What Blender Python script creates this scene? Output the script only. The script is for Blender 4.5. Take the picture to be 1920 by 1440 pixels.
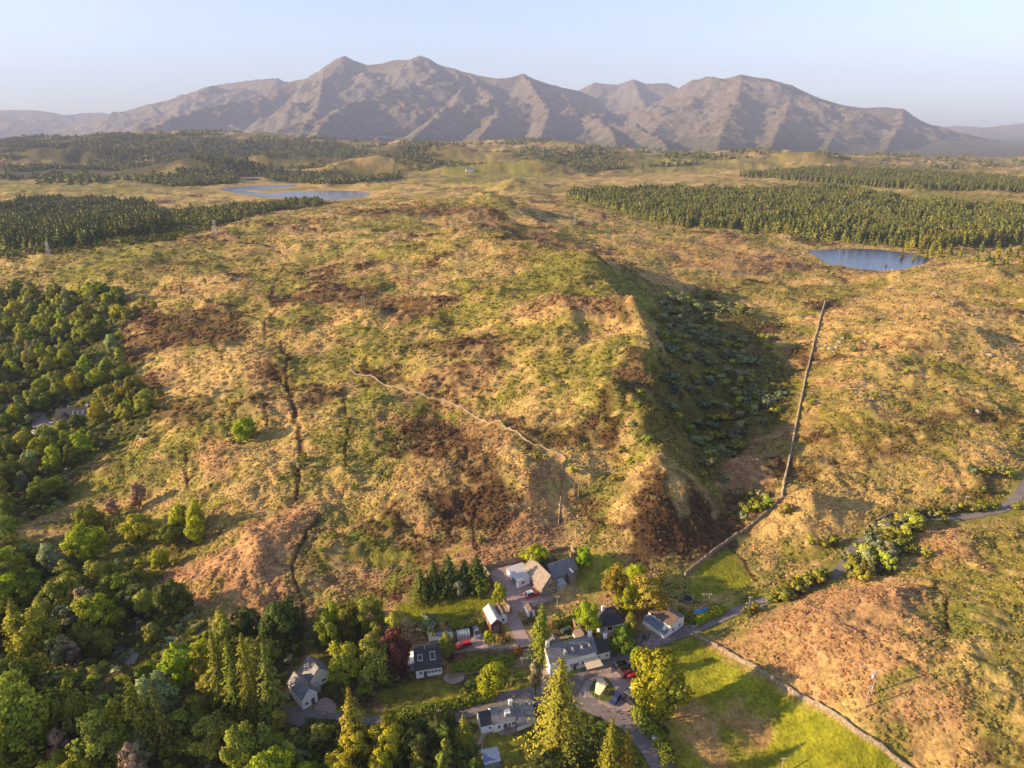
import bpy, bmesh, math, random
import numpy as np
from mathutils import Vector, Matrix

for o in list(bpy.data.objects):
    bpy.data.objects.remove(o, do_unlink=True)
scene = bpy.context.scene
COL = scene.collection

# ------------------------------------------------------------------ camera
CAM_H = 140.0
FPX = 1297.0                      # focal length in pixels of a 1920 wide frame
PITCH = math.radians(20.6)
cam_data = bpy.data.cameras.new('camera')
cam_data.sensor_width = 36.0
cam_data.lens = 36.0 * FPX / 1920.0
cam_data.clip_start = 0.5
cam_data.clip_end = 60000.0
cam = bpy.data.objects.new('camera', cam_data)
cam.location = (0, 0, CAM_H)
cam.rotation_euler = (math.pi / 2 - PITCH, 0, 0)
COL.objects.link(cam)
scene.camera = cam

# ------------------------------------------------------------------ sky, sun, exposure
SUN_EL = math.radians(17.5)
SUN_AZ = math.radians(-99.0)     # measured from +Y towards +X: left, a little behind the camera
sun_dir = Vector((math.sin(SUN_AZ) * math.cos(SUN_EL), math.cos(SUN_AZ) * math.cos(SUN_EL), math.sin(SUN_EL)))
world = bpy.data.worlds.new('World')
scene.world = world
world.use_nodes = True
wn = world.node_tree.nodes
wl = world.node_tree.links
wn.clear()
w_out = wn.new('ShaderNodeOutputWorld')
w_bg = wn.new('ShaderNodeBackground')
w_sky = wn.new('ShaderNodeTexSky')
w_sky.sky_type = 'NISHITA'
w_sky.sun_disc = False
w_sky.sun_elevation = SUN_EL
w_sky.sun_rotation = SUN_AZ
w_sky.altitude = 150.0
w_sky.air_density = 1.0
w_sky.dust_density = 0.8
w_sky.ozone_density = 6.0
w_bg.inputs['Strength'].default_value = 0.105
w_hsv = wn.new('ShaderNodeHueSaturation')      # thin evening haze takes most of the blue out of the sky
w_hsv.inputs['Saturation'].default_value = 0.58
w_hsv.inputs['Hue'].default_value = 0.505
wl.new(w_sky.outputs[0], w_hsv.inputs['Color'])
wl.new(w_hsv.outputs[0], w_bg.inputs[0])
wl.new(w_bg.outputs[0], w_out.inputs[0])

sun_data = bpy.data.lights.new('sun', 'SUN')
sun_data.energy = 5.0
sun_data.angle = math.radians(0.55)
sun_data.color = (1.0, 0.70, 0.40)
sun = bpy.data.objects.new('sun', sun_data)
sun.rotation_euler = (-sun_dir).to_track_quat('-Z', 'Y').to_euler()
sun.location = (-200, -50, 300)
COL.objects.link(sun)

scene.view_settings.view_transform = 'Standard'
scene.view_settings.look = 'None'
scene.view_settings.exposure = 1.32
scene.view_settings.gamma = 1.0
scene.view_settings.use_curve_mapping = False
scene.cycles.volume_bounces = 0
scene.cycles.max_bounces = 5
scene.cycles.transparent_max_bounces = 6

# ------------------------------------------------------------------ helpers: pixel <-> world, noise
SP, CP = math.sin(PITCH), math.cos(PITCH)

def ray(px, py):
    a = (np.asarray(px, float) - 960.0) / FPX
    b = -(np.asarray(py, float) - 720.0) / FPX
    return a, CP + b * SP, -SP + b * CP

def WZ(px, py, z):
    dx, dy, dz = ray(px, py)
    t = (z - CAM_H) / dz
    return float(dx * t), float(dy * t), float(z)

def WY(px, py, Y):
    dx, dy, dz = ray(px, py)
    t = Y / dy
    return float(dx * t), float(Y), float(CAM_H + dz * t)

def _grad(ix, iy, seed):
    h = (ix.astype(np.int64) * 374761393 + iy.astype(np.int64) * 668265263 + seed * 974634541) & 0xFFFFFFFF
    h = ((h ^ (h >> 13)) * 1274126177) & 0xFFFFFFFF
    h = (h ^ (h >> 16)) & 0xFFFF
    a = h * (2 * math.pi / 65536.0)
    return np.cos(a), np.sin(a)

def perlin(x, y, seed=0):
    x0 = np.floor(x); y0 = np.floor(y)
    fx = x - x0; fy = y - y0
    ux = fx * fx * fx * (fx * (fx * 6 - 15) + 10)
    uy = fy * fy * fy * (fy * (fy * 6 - 15) + 10)
    r = []
    for j in (0, 1):
        for i in (0, 1):
            gx, gy = _grad(x0 + i, y0 + j, seed)
            r.append(gx * (fx - i) + gy * (fy - j))
    a = r[0] + ux * (r[1] - r[0])
    b = r[2] + ux * (r[3] - r[2])
    return (a + uy * (b - a)) * 1.5

def fbm(x, y, wl_, octv=4, seed=0, gain=0.5):
    s = 0.0; a = 1.0; f = 1.0 / wl_
    for k in range(octv):
        s = s + a * perlin(x * f + 17.3 * k, y * f - 9.1 * k, seed + k)
        a *= gain; f *= 2.03
    return s

def ridged(x, y, wl_, octv=4, seed=0, gain=0.5):
    s = 0.0; a = 1.0; f = 1.0 / wl_
    for k in range(octv):
        n = 1.0 - np.abs(perlin(x * f + 5.3 * k, y * f + 3.7 * k, seed + k)) * 1.6
        s = s + a * n * n
        a *= gain; f *= 2.05
    return s

def sstep(a, b, x):
    t = np.clip((x - a) / (b - a), 0, 1)
    return t * t * (3 - 2 * t)
# ------------------------------------------------------------------ terrain height
CP_Z = [
 (0,1440,-4),(300,1440,-4),(560,1440,-3),(760,1440,-3),(960,1440,-2),(1240,1440,-1),(1500,1440,1),(1700,1440,7),(1920,1440,15),
 (0,1300,-5),(300,1300,-5),(570,1340,-2),(780,1350,-1),(1000,1310,0),(1190,1340,0),(1300,1340,1),(1450,1340,3),(1620,1325,13),(1800,1300,17),(1920,1250,18),
 (0,1150,-8),(250,1180,-6),(450,1180,-2),(620,1200,-1),(800,1270,0),(960,1240,1),(1080,1260,.5),(1150,1280,.3),(1280,1190,1),(1350,1250,2),(1450,1200,8),(1600,1180,15),(1760,1140,14),(1900,1120,17),
 (0,1000,-12),(150,1000,-10),(320,1050,-6),(500,1080,2),(650,1100,2),(830,1140,2),(930,1150,2.2),(1020,1110,3),(1100,1090,3.5),(1230,1120,2),(1350,1060,3),(1400,1140,2),(1560,1080,4),(1700,1010,7),(1830,965,9),(1920,930,11),
 (0,850,-16),(140,800,-15),(250,860,-8),(400,900,0),(500,960,5),(620,980,5),(760,960,8),(900,940,11),(960,900,14),(1000,990,8),(1060,860,15),(1060,1000,6),(1120,960,8),(1235,895,16.5),(1165,893,12),(1125,905,11),(1180,862,17),(1300,930,12),(1210,960,13),(1250,1010,8),(1330,1000,5),(1380,960,4),(1460,940,6),(1420,880,8),(1500,960,7),(1650,930,9),(1800,900,11),(1920,860,14),
 (0,700,-18),(120,680,-16),(220,700,-8),(300,760,-1),(420,770,6),(560,800,8),(700,800,12),(850,780,14),(1000,800,20),(1100,750,24),(1130,700,28),(1060,700,26),(1180,830,21),(1225,760,26),(1200,700,30),(1280,780,7),(1330,850,4),(1300,720,11),(1400,760,7),(1500,740,12),(1650,760,16),(1750,740,18),(1900,760,18),(1840,830,17),
 (0,580,-12),(100,600,-10),(200,620,-3),(300,600,8),(420,640,10),(520,620,12),(680,600,20),(850,620,22),(960,640,28),(1060,620,32),(1130,640,28),(1185,585,38),(1215,640,34),(1290,620,14),(1380,620,9),(1450,640,9),(1540,600,13),(1700,620,24),(1790,610,27),(1900,660,20),(1920,560,22),
 (0,500,8),(200,520,14),(400,500,18),(600,520,22),(800,510,27),(980,500,34),(1080,478,42),(1120,490,40),(1180,520,24),(1250,530,14),(1350,530,9),(1430,540,7),(1500,530,5),(1570,510,3),(1700,520,12),(1850,505,22),(1920,500,18),
 (0,480,12),(100,465,16),(250,440,18),(400,425,20),(560,420,22),(760,420,26),(900,440,30),(950,455,36),(1000,470,24),(1100,455,12),(1250,450,7),(1400,450,3),(1550,455,0),(1750,470,0),(1920,460,3),
 (920,370,36),(950,385,28),(985,395,14),(1050,400,10),(1150,415,5),(800,380,24),(700,385,18),
 (0,440,-4),(100,420,-4),(300,400,-3),(0,390,-6),(500,388,0),(600,382,2),
 (550,360,-6),(450,352,-6),(690,376,6),(760,360,4),(250,350,-5),(0,350,0),(850,345,10),
 (1150,370,4),(1400,390,2),(1700,400,2),(1920,420,4),(1300,345,8),(1600,345,10),(1920,370,12),
]
CP_Y = [
 (0,268,3800),(200,258,4200),(400,256,4400),(600,268,4200),(760,275,4200),(950,266,4300),(1080,278,3800),(1180,298,3400),(1350,292,3300),(1500,292,3100),(1700,305,3000),(1920,318,2800),
 (0,305,2600),(200,300,2800),(400,300,2800),(600,305,2900),(800,305,2800),(920,305,2700),(1010,308,2600),(1100,320,2500),
]
pts = []
for px, py, z in CP_Z: pts.append(WZ(px, py, z))
for px, py, Y in CP_Y: pts.append(WY(px, py, Y))
for u in (-1.2, -0.7, -0.25, 0.25, 0.7, 1.2):
    pts.append((u * 5600, 5600, -110.0)); pts.append((u * 4900, 4900, -60.0 - 25 * (u > 0)))
for Y, zl, zr in ((60, -4, 12), (100, -4, 12), (150, -7, 14), (250, -12, 14), (400, -14, 22), (800, -4, 8), (1600, 0, 8), (3000, 20, 20)):
    pts.append((-1.25 * Y, Y, zl)); pts.append((1.25 * Y, Y, zr))
for u in (-.6, -.2, .2, .6): pts.append((u * 70, 70, -3 + 5 * (u > 0) * u))
PT = np.array(pts)

def _uv(x, y): return np.stack([x / y, np.log(y)], -1)
_C = _uv(PT[:, 0], PT[:, 1])
def _phi(r2): return 0.5 * r2 * np.log(r2 + 1e-12)
_n = len(_C)
_K = _phi(((_C[:, None] - _C[None]) ** 2).sum(-1)) + np.eye(_n) * 2e-5
_P = np.concatenate([np.ones((_n, 1)), _C], 1)
_A = np.block([[_K, _P], [_P.T, np.zeros((3, 3))]])
_W = np.linalg.solve(_A, np.concatenate([PT[:, 2], np.zeros(3)]))

def tps(x, y):
    sh = x.shape; x = x.ravel(); y = y.ravel()
    out = np.empty(len(x))
    for i in range(0, len(x), 40000):
        q = _uv(x[i:i + 40000], y[i:i + 40000]).astype(np.float32)
        d = (q ** 2).sum(1)[:, None] + (_C ** 2).sum(1)[None].astype(np.float32) - 2 * q @ _C.T.astype(np.float32)
        d = np.maximum(d, 1e-10)
        out[i:i + 40000] = (0.5 * d * np.log(d)) @ _W[:_n].astype(np.float32) + _W[_n] + q @ _W[_n + 1:]
    return out.reshape(sh)

# knolls: pixel of the summit, assumed height, radii in metres, rise
KN = [(1212,722,27,9,7,3.5),(1192,606,34,11,7,3),(1120,500,37,16,9,3.5),(1226,802,22,8,6,3),(1222,650,32,8,6,2.5),(1150,560,34,12,7,2.5),(1175,690,28,9,6,2.5),(1110,790,20,8,6,2.5),(990,760,20,9,6,2.5),(870,700,20,12,6,2.5),(930,690,22,9,6,2),(600,640,16,14,6,2.5),(1020,540,32,16,8,3),(880,500,28,22,9,3),(1620,830,14,14,7,3),(1720,880,12,12,6,2.5),(1560,900,9,10,5,2.5),(1850,690,20,18,8,3),(1620,700,16,14,7,2.5),(1400,500,6,30,14,4),(1300,480,8,26,12,4),(690,598,20,17,11,6),(795,582,22,18,10,5),(905,578,24,24,9,5),(1050,622,28,11,8,5),(1500,968,6,9,6,5),(1400,880,6,13,7,4),
      (1655,1150,9,15,9,4),(715,770,11,14,8,3),(405,872,0,13,8,4),(470,780,5,12,7,3),(500,690,11,10,7,3),(1760,650,20,26,14,6),(1840,760,16,26,12,5),
      (350,470,18,30,12,4),(250,525,12,26,12,4),(1245,925,12,20,13,3),(1010,925,8,12,11,4),(1560,640,13,18,9,4),(1700,520,14,30,16,5),(830,445,26,45,12,4),
      (1015,318,15,130,60,38),(900,322,10,160,60,24),(960,352,8,70,50,12),(700,318,5,160,80,48),(370,325,0,210,80,52),(1500,300,20,200,60,34),(1250,300,20,260,80,30),(560,300,20,260,90,40),(800,290,30,300,110,48),(1080,292,20,230,90,50),(130,300,15,300,100,36)]
KW = []
for px, py, z, rx, ry, h in KN:
    p = WZ(px, py, z); KW.append((p[0], p[1], rx, ry, h))

def sd_poly(P, x, y):
    """signed distance to a closed polygon, negative inside"""
    P = np.asarray(P, float); n = len(P)
    d = np.full(x.shape, 1e18); ins = np.zeros(x.shape, bool)
    for i in range(n):
        a = P[i]; b = P[(i + 1) % n]; e = b - a
        wx = x - a[0]; wy = y - a[1]
        t = np.clip((wx * e[0] + wy * e[1]) / max(e @ e, 1e-9), 0, 1)
        d = np.minimum(d, (wx - t * e[0]) ** 2 + (wy - t * e[1]) ** 2)
        c = ((a[1] > y) != (b[1] > y))
        if abs(e[1]) > 1e-9:
            ins ^= c & (x < a[0] + (y - a[1]) * e[0] / e[1])
    return np.sqrt(d) * np.where(ins, -1, 1)

def d_line(P, x, y):
    P = np.asarray(P, float); d = np.full(x.shape, 1e18)
    for a, b in zip(P[:-1], P[1:]):
        e = b - a; wx = x - a[0]; wy = y - a[1]
        t = np.clip((wx * e[0] + wy * e[1]) / max(e @ e, 1e-9), 0, 1)
        d = np.minimum(d, (wx - t * e[0]) ** 2 + (wy - t * e[1]) ** 2)
    return np.sqrt(d)

def bbox_mask(P, x, y, m):
    P = np.asarray(P, float)
    return (x > P[:, 0].min() - m) & (x < P[:, 0].max() + m) & (y > P[:, 1].min() - m) & (y < P[:, 1].max() + m)

def field(fn, P, x, y, m, default):
    """evaluate fn(P,x,y) only near P"""
    out = np.full(x.shape, float(default)); k = bbox_mask(P, x, y, m)
    if k.any(): out[k] = fn(P, x[k], y[k])
    return out

def wz(L, z): return [WZ(px, py, z)[:2] for px, py in L]

LOCH_NEAR_Z = -0.5
LOCH_NEAR = wz([(1508,470),(1560,467),(1630,466),(1690,472),(1725,479),(1748,486),(1735,494),(1712,499),(1690,507),(1640,507),(1595,502),(1550,494),(1535,482)], LOCH_NEAR_Z)
LOCH_FAR_Z = -6.0
LOCH_FAR_A = wz([(405,354),(450,349),(520,346),(568,347),(545,352),(500,355),(455,357),(495,362),(540,360),(640,357),(692,360),(693,366),(670,372),(612,376),(560,372),(490,369),(440,361)], LOCH_FAR_Z)
LOCH_FAR_B = wz([(452,335),(480,333),(492,337),(470,339)], -5.0)
LOCHS = [(LOCH_NEAR, LOCH_NEAR_Z), (LOCH_FAR_A, LOCH_FAR_Z), (LOCH_FAR_B, -5.0)]

# flattened ground (village, fields, roads): polygons in the plane
VILLAGE = wz([(540,1440),(530,1290),(600,1190),(740,1110),(900,1045),(1080,1030),(1180,1100),(1290,1060),(1400,1030),(1420,1090),(1330,1180),(1480,1290),(1720,1440)], 0)

FLAT = []       # (polyline, half width) of roads and tracks
DITCH = []      # (polyline, width, depth) of burns and drains

def smoothness(x, y):
    """0 where the ground is kept smooth, 1 on open moor"""
    d = field(sd_poly, VILLAGE, x, y, 40, 99)
    s = sstep(-4, 14, d)
    for L, hw in FLAT:
        s = np.minimum(s, sstep(hw, hw + 8, field(d_line, L, x, y, hw + 9, 99)))
    return s

LIPS = [   # ragged scarps: crest (pixel, height), lip height, gentle side, steep side (m)
 ([(1236,860,19),(1222,800,25),(1227,745,28),(1214,690,32),(1219,640,36),(1200,605,38),(1184,585,40),(1150,548,39),(1136,520,39),(1119,492,42),(1088,478,43),(1040,472,38)], 6.0, 26, 2.6),
 ([(1030,485,30),(990,464,35),(955,455,37),(925,448,32)], 8, 34, 4),
 ([(1000,412,24),(975,396,28),(950,380,34),(928,370,36)], 12.0, 60, 6),
 ([(965,345,12),(955,352,14),(945,358,14)], 8.0, 60, 16),
 ([(1060,690,23),(1085,650,27),(1078,625,31),(1055,615,32)], 3.0, 14, 2.5),
 ([(1165,800,18),(1130,770,20),(1120,745,21)], 2.0, 10, 2),
 ([(985,930,12),(1000,900,14),(985,880,14)], 2.0, 12, 2.5),
 ([(1830,640,24),(1800,622,27),(1760,612,27)], 3.0, 24, 3),
 ([(1880,775,18),(1850,762,19),(1800,752,18)], 2.4, 18, 2.5),
 ([(725,600,21),(722,585,22),(700,577,22)], 2.5, 14, 3),
 ([(950,582,24),(930,570,26),(895,568,26)], 2.5, 18, 3),
 ([(545,700,12),(540,680,13),(525,668,13)], 1.6, 9, 2),
]
LIPW = [(np.array([WZ(*p)[:2] for p in L]), a, g_, s_) for L, a, g_, s_ in LIPS]

def lip(L, x, y, amp, gen, steep):
    best = np.full(x.shape, 1e18); sg = np.zeros(x.shape); tt = np.zeros(x.shape); n = len(L) - 1
    for i in range(n):
        a = L[i]; e = L[i + 1] - a
        wx = x - a[0]; wy = y - a[1]; t = np.clip((wx * e[0] + wy * e[1]) / (e @ e), 0, 1)
        d = (wx - t * e[0]) ** 2 + (wy - t * e[1]) ** 2; k = d < best
        best = np.where(k, d, best); sg = np.where(k, np.sign(e[0] * wy - e[1] * wx), sg); tt = np.where(k, (i + t) / n, tt)
    d = np.sqrt(best); end = np.sin(np.pi * np.clip(tt, .02, .98)) ** .5
    lump = .55 + .9 * np.clip(.5 + .8 * perlin(x / (gen * .9), y / (gen * .9), 29), 0, 1)
    return amp * end * lump * np.where(sg > 0, np.exp(-d / gen), np.exp(-(d / steep) ** 1.3))

def base_H(x, y):
    h = tps(x, y)
    for L, a, g_, s_ in LIPW:
        k = bbox_mask(L, x, y, 3.2 * g_)
        if k.any():
            q = .16 * g_ + 1.5
            xx = x[k] + q * fbm(x[k], y[k], 3.2 * q + 6, 3, 17); yy = y[k] + q * fbm(x[k], y[k], 3.2 * q + 6, 3, 18)
            h[k] += lip(L, xx, yy, a, g_, s_)
    for cx, cy, rx, ry, dh in KW:
        k = (np.abs(x - cx) < 3 * rx) & (np.abs(y - cy) < 3 * ry)
        if k.any():
            h[k] += dh * np.exp(-((x[k] - cx) / rx) ** 2 - ((y[k] - cy) / ry) ** 2)
    return h

def H(x, y, fine=True):
    x = np.atleast_1d(np.asarray(x, float)); y = np.atleast_1d(np.asarray(y, float))
    h = base_H(x, y)
    s = smoothness(x, y)
    far = sstep(500, 2500, y)
    am = s * (1 - 0.2 * far)
    wx = x + 6 * fbm(x, y, 40, 2, 91); wy = y + 6 * fbm(x, y, 40, 2, 92)
    h = h + am * (4.4 * fbm(wx, wy * 1.35, 62, 3, 11, .5))
    hum = fbm(wx, wy * 1.25, 19, 2, 21, .5)
    h = h + am * (1.6 * np.abs(hum) + 0.5 * hum + 1.1 * np.abs(fbm(wx + 3, wy, 8, 2, 23)))
    if y.max() > 1300:
        g = sstep(1400, 3000, y)
        h = h + g * (24 * fbm(x, y * 1.3, 420, 3, 33, .5) + 12 * np.abs(fbm(x, y, 130, 3, 37)))
    if fine:
        nr = 1 - sstep(350, 900, y)
        h = h + (0.25 + .75 * s) * nr * (0.30 * fbm(x, y, 4.2, 2, 41, .6)) * (0.15 + 0.85 * s)
        h = h + s * nr * 0.22 * np.abs(perlin(x / 1.7, y / 1.7, 47))
    for L, w, dp in DITCH:
        k = bbox_mask(L, x, y, 4 * w)
        if k.any():
            d = d_line(L, x[k] + 1.5 * perlin(x[k] / 9, y[k] / 9, 5), y[k] + 1.5 * perlin(x[k] / 9, y[k] / 9, 6))
            h[k] -= dp * np.exp(-(d / w) ** 2)
    for P, zw in LOCHS:
        k = bbox_mask(P, x, y, 90)
        if k.any():
            d = sd_poly(P, x[k], y[k])
            shore = zw + np.where(d < 0, np.maximum(d * 0.25, -3), 0.05 + d * 0.05) + .25 * perlin(x[k] / 9, y[k] / 9, 3) * sstep(0, 10, d)
            h[k] = shore + (h[k] - shore) * sstep(0, 60 if zw > -2 else 85, d)
    return h

def H1(x, y): return float(H(np.array([x]), np.array([y]))[0])

_cache = {}
def G(px, py):
    """ground point seen at a pixel of the photograph"""
    k = (px, py)
    if k in _cache: return _cache[k]
    dx, dy, dz = [float(v) for v in ray(px, py)]
    Y = np.exp(np.linspace(math.log(75), math.log(4400), 900))
    t = Y / dy
    zr = CAM_H + dz * t
    below = zr < H(dx * t, Y, False)
    if not below.any(): r = (dx * t[-1], Y[-1], zr[-1])
    else:
        i = int(np.argmax(below)); lo, hi = (Y[max(i - 1, 0)], Y[i])
        Ys = np.linspace(lo, hi, 40); ts = Ys / dy
        b = (CAM_H + dz * ts) < H(dx * ts, Ys, False)
        j = int(np.argmax(b)) if b.any() else 39
        x_, y_ = float(dx * ts[j]), float(Ys[j])
        r = (x_, y_, H1(x_, y_))
    _cache[k] = r
    return r

def G2(px, py): return G(px, py)[:2]
def GL(L): return [G2(*p) for p in L]
# ------------------------------------------------------------------ lines on the map
ROAD_MAIN = GL([(1252,1470),(1238,1432),(1215,1395),(1182,1358),(1140,1335),(1100,1318),(1060,1308),(1010,1307),(960,1312),(900,1325),(850,1338),(790,1352),(740,1360),(700,1363),(640,1358),(590,1350),(545,1340),(480,1328)])
ROAD_UP = GL([(1092,1316),(1080,1300),(1082,1280),(1110,1256),(1150,1238),(1200,1216),(1260,1194),(1320,1172),(1390,1146),(1440,1124),(1500,1097),(1550,1076),(1580,1062),(1600,1035),(1625,1005),(1660,985),(1720,974),(1780,972),(1830,967),(1880,952),(1905,930),(1935,895)])
DRIVE = GL([(1030,1300),(1020,1270),(1000,1240),(985,1210),(970,1180),(958,1150),(955,1125)])
TRACK = GL([(1000,1243),(940,1250),(880,1258),(840,1268)])
PATHS = []
FLAT += [(ROAD_MAIN, 4.0), (ROAD_UP, 4.0), (DRIVE, 2.5)]
DITCH += [
 (GL([(520,470),(545,490),(520,520),(505,560),(518,578),(497,605),(497,635)]), 0.74, 0.65),
 (GL([(525,640),(540,665),(536,700),(545,745),(556,790),(566,840),(560,880),(556,930)]), 0.93, 0.90),
 (GL([(640,745),(655,790),(650,850),(652,880)]), 0.56, 0.45),
 (GL([(345,850),(352,880),(350,915)]), 0.62, 0.50),
 (GL([(600,960),(560,1020),(545,1080),(570,1160)]), 0.56, 0.45),
 (GL([(890,960),(886,990),(900,1030)]), 0.56, 0.45),
 (GL([(490,740),(498,760),(500,800)]), 0.56, 0.45),
 (GL([(1745,1090),(1775,1120),(1772,1190)]), 0.56, 0.50),
 (GL([(1370,1025),(1395,1050),(1415,1090)]), 0.50, 0.40),
]
_cache.clear()
WALLS = dict(
 moor=GL([(655,694),(700,708),(750,730),(800,745),(835,752),(870,768),(920,795),(980,822),(1020,840),(1058,858),(1056,885),(1052,930),(1047,985)]),
 valley=GL([(1547,566),(1540,590),(1527,640),(1512,700),(1500,760),(1490,810),(1480,860),(1470,905),(1466,935)]),
 burn=GL([(1466,937),(1430,968),(1390,1000),(1360,1020),(1320,1050),(1284,1080)]),
 field=GL([(1296,1190),(1340,1212),(1400,1245),(1460,1283),(1530,1322),(1600,1368),(1660,1408),(1712,1448)]),
)

# ------------------------------------------------------------------ ground cover (albedo painted as the vegetation grows)
def C3(*c): return np.array(c, float)
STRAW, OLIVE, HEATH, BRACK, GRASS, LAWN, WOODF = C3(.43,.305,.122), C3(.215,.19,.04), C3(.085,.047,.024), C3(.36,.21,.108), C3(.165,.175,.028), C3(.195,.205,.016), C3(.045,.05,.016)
PATCH = [  # kind, strength, soft edge (m), polygon in photo pixels
 ('B', .9, 5, [(470,965),(560,942),(640,937),(630,990),(600,1030),(560,1050),(545,1110),(570,1160),(480,1165),(260,1115),(330,1060),(420,1005)]),
 ('B', .85, 6, [(1330,1195),(1480,1125),(1600,1095),(1700,1085),(1765,1150),(1720,1230),(1800,1330),(1850,1440),(1720,1445),(1600,1345),(1470,1275)]),
 ('B', .9, 4, [(890,990),(1000,975),(1040,985),(1020,1040),(930,1050),(880,1020)]),
 ('B', .8, 3, [(1725,985),(1800,975),(1850,1010),(1810,1055),(1735,1055)]),
 ('B', .8, 3, [(1340,870),(1420,850),(1480,850),(1470,900),(1400,930),(1330,890)]),
 ('B', .7, 3, [(1470,955),(1520,940),(1550,965),(1500,975)]),
 ('B', .7, 3, [(355,860),(400,830),(445,850),(435,890),(370,895)]),
 ('B', .7, 6, [(570,1090),(650,1060),(700,1100),(640,1130)]),
 ('B', .7, 4, [(985,880),(1040,870),(1050,940),(1030,985),(985,960)]),
 ('H', .9, 4, [(830,870),(900,858),(980,900),(1000,960),(960,1005),(850,1000),(790,940)]),
 ('H', .95, 4, [(1200,932),(1260,912),(1340,932),(1382,1005),(1330,1048),(1205,1050),(1180,1000)]),
 ('H', .8, 4, [(1090,770),(1160,735),(1192,790),(1182,835),(1120,825)]),
 ('H', .7, 4, [(1150,700),(1215,660),(1228,745),(1200,770)]),
 ('H', .85, 4, [(1060,935),(1130,920),(1165,960),(1090,1002)]),
 ('G', .7, 4, [(1115,880),(1190,858),(1205,900),(1150,945),(1100,935)]),
 ('G', .7, 4, [(1070,990),(1130,970),(1140,1020),(1090,1030)]),
 ('H', .8, 5, [(900,770),(1000,790),(1080,770),(1150,815),(1060,835),(960,830)]),
 ('H', .8, 8, [(260,590),(400,570),(460,590),(450,650),(330,655),(250,640)]),
 ('H', .9, 3, [(485,690),(540,675),(548,710),(500,716)]),
 ('H', .85, 4, [(660,690),(760,690),(740,722),(700,715)]),
 ('H', .85, 4, [(560,730),(640,722),(620,762),(570,770)]),
 ('H', .7, 8, [(560,548),(700,543),(820,570),(760,598),(640,575)]),
 ('H', .8, 5, [(290,780),(370,750),(400,775),(330,810)]),
 ('H', .7, 6, [(760,650),(930,620),(960,640),(840,670)]),
 ('H', .7, 8, [(1500,870),(1600,830),(1700,800),(1760,830),(1650,870)]),
 ('H', .7, 8, [(1690,790),(1800,745),(1920,770),(1920,800),(1800,790)]),
 ('H', .7, 4, [(1690,950),(1820,915),(1900,905),(1870,935),(1760,945)]),
 ('H', .7, 20, [(640,395),(800,380),(880,395),(800,410),(700,412)]),
 ('H', .6, 20, [(900,400),(1000,430),(1100,460),(1050,470),(960,440)]),
 ('B', .5, 20, [(1150,460),(1350,450),(1500,480),(1400,520),(1250,500)]),
 ('S', .85, 8, [(1640,560),(1920,600),(1920,640),(1740,640),(1650,620)]),
 ('S', .8, 6, [(440,640),(490,610),(500,650),(460,690)]),
 ('S', .7, 8, [(600,870),(760,900),(900,870),(780,960),(640,950)]),
 ('S', .6, 8, [(1380,960),(1700,890),(1720,940),(1500,1010)]),
 ('G', .8, 6, [(620,745),(700,730),(745,760),(700,790),(630,790)]),
 ('G', .8, 4, [(785,755),(820,748),(840,770),(800,778)]),
 ('G', .85, 6, [(640,990),(700,1010),(780,1090),(720,1110),(620,1040)]),
 ('G', .8, 4, [(340,850),(360,850),(375,925),(350,930)]),
 ('G', .6, 10, [(400,780),(480,760),(470,830),(410,820)]),
 ('G', .8, 5, [(1730,1140),(1830,1120),(1880,1180),(1820,1220),(1750,1200)]),
 ('G', .8, 5, [(1400,1060),(1560,1028),(1565,1060),(1420,1092)]),
 ('G', .8, 5, [(1680,1290),(1700,1440),(1640,1400),(1640,1330)]),
 ('G', .6, 8, [(1850,1300),(1920,1280),(1920,1440),(1830,1400)]),
 ('G', .7, 8, [(990,480),(1090,472),(1130,500),(1120,560),(1020,560),(940,530)]),
 ('G', .7, 10, [(1130,495),(1260,540),(1300,620),(1240,690),(1215,600)]),
 ('G', .5, 20, [(0,485),(300,445),(420,480),(300,540),(120,545),(0,545)]),
 ('G', .6, 15, [(620,430),(740,400),(800,410),(700,440)]),
 ('G', .6, 6, [(170,860),(330,840),(320,900),(200,900)]),
 ('G', .6, 60, [(780,340),(860,305),(960,300),(1060,300),(1050,330),(930,345)]),
 ('G', .4, 60, [(0,350),(200,330),(400,345),(300,365),(0,370)]),
 ('S', .6, 60, [(1050,340),(1250,320),(1380,325),(1200,350)]),
 ('G', .55, 60, [(1130,310),(1300,285),(1500,295),(1400,320),(1200,325)]),
 ('G', .6, 30, [(1570,350),(1920,365),(1920,385),(1700,372)]),
 ('G', .7, 4, [(120,960),(400,932),(420,1010),(330,1060),(262,1112),(120,1075)]),
 ('H', .45, 5, [(1160,880),(1240,880),(1310,900),(1290,940),(1180,960)]),
 ('L', 1, 1.5, [(1245,1212),(1292,1196),(1400,1250),(1560,1348),(1700,1440),(1262,1440),(1252,1330)]),
 ('B', .75, 4, [(1262,1325),(1400,1310),(1440,1340),(1400,1400),(1330,1445),(1262,1445)]),
 ('L', 1, 1.5, [(745,1140),(800,1122),(900,1108),(932,1118),(940,1145),(880,1160),(790,1172),(752,1168)]),
 ('L', .9, 1.5, [(1292,1068),(1368,1030),(1408,1085),(1380,1110),(1296,1122)]),
 ('L', .8, 2, [(1030,1048),(1080,1032),(1130,1040),(1190,1075),(1110,1130),(1075,1095)]),
 ('L', .7, 2, [(700,1290),(830,1275),(850,1300),(830,1330),(720,1345)]),
 ('L', .7, 2, [(545,1225),(600,1205),(640,1260),(610,1290),(560,1260)]),
 ('G', .8, 3, [(830,1215),(1000,1210),(1000,1240),(850,1256)]),
 ('L', .6, 2, [(905,1375),(990,1372),(990,1440),(920,1420)]),
]
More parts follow.
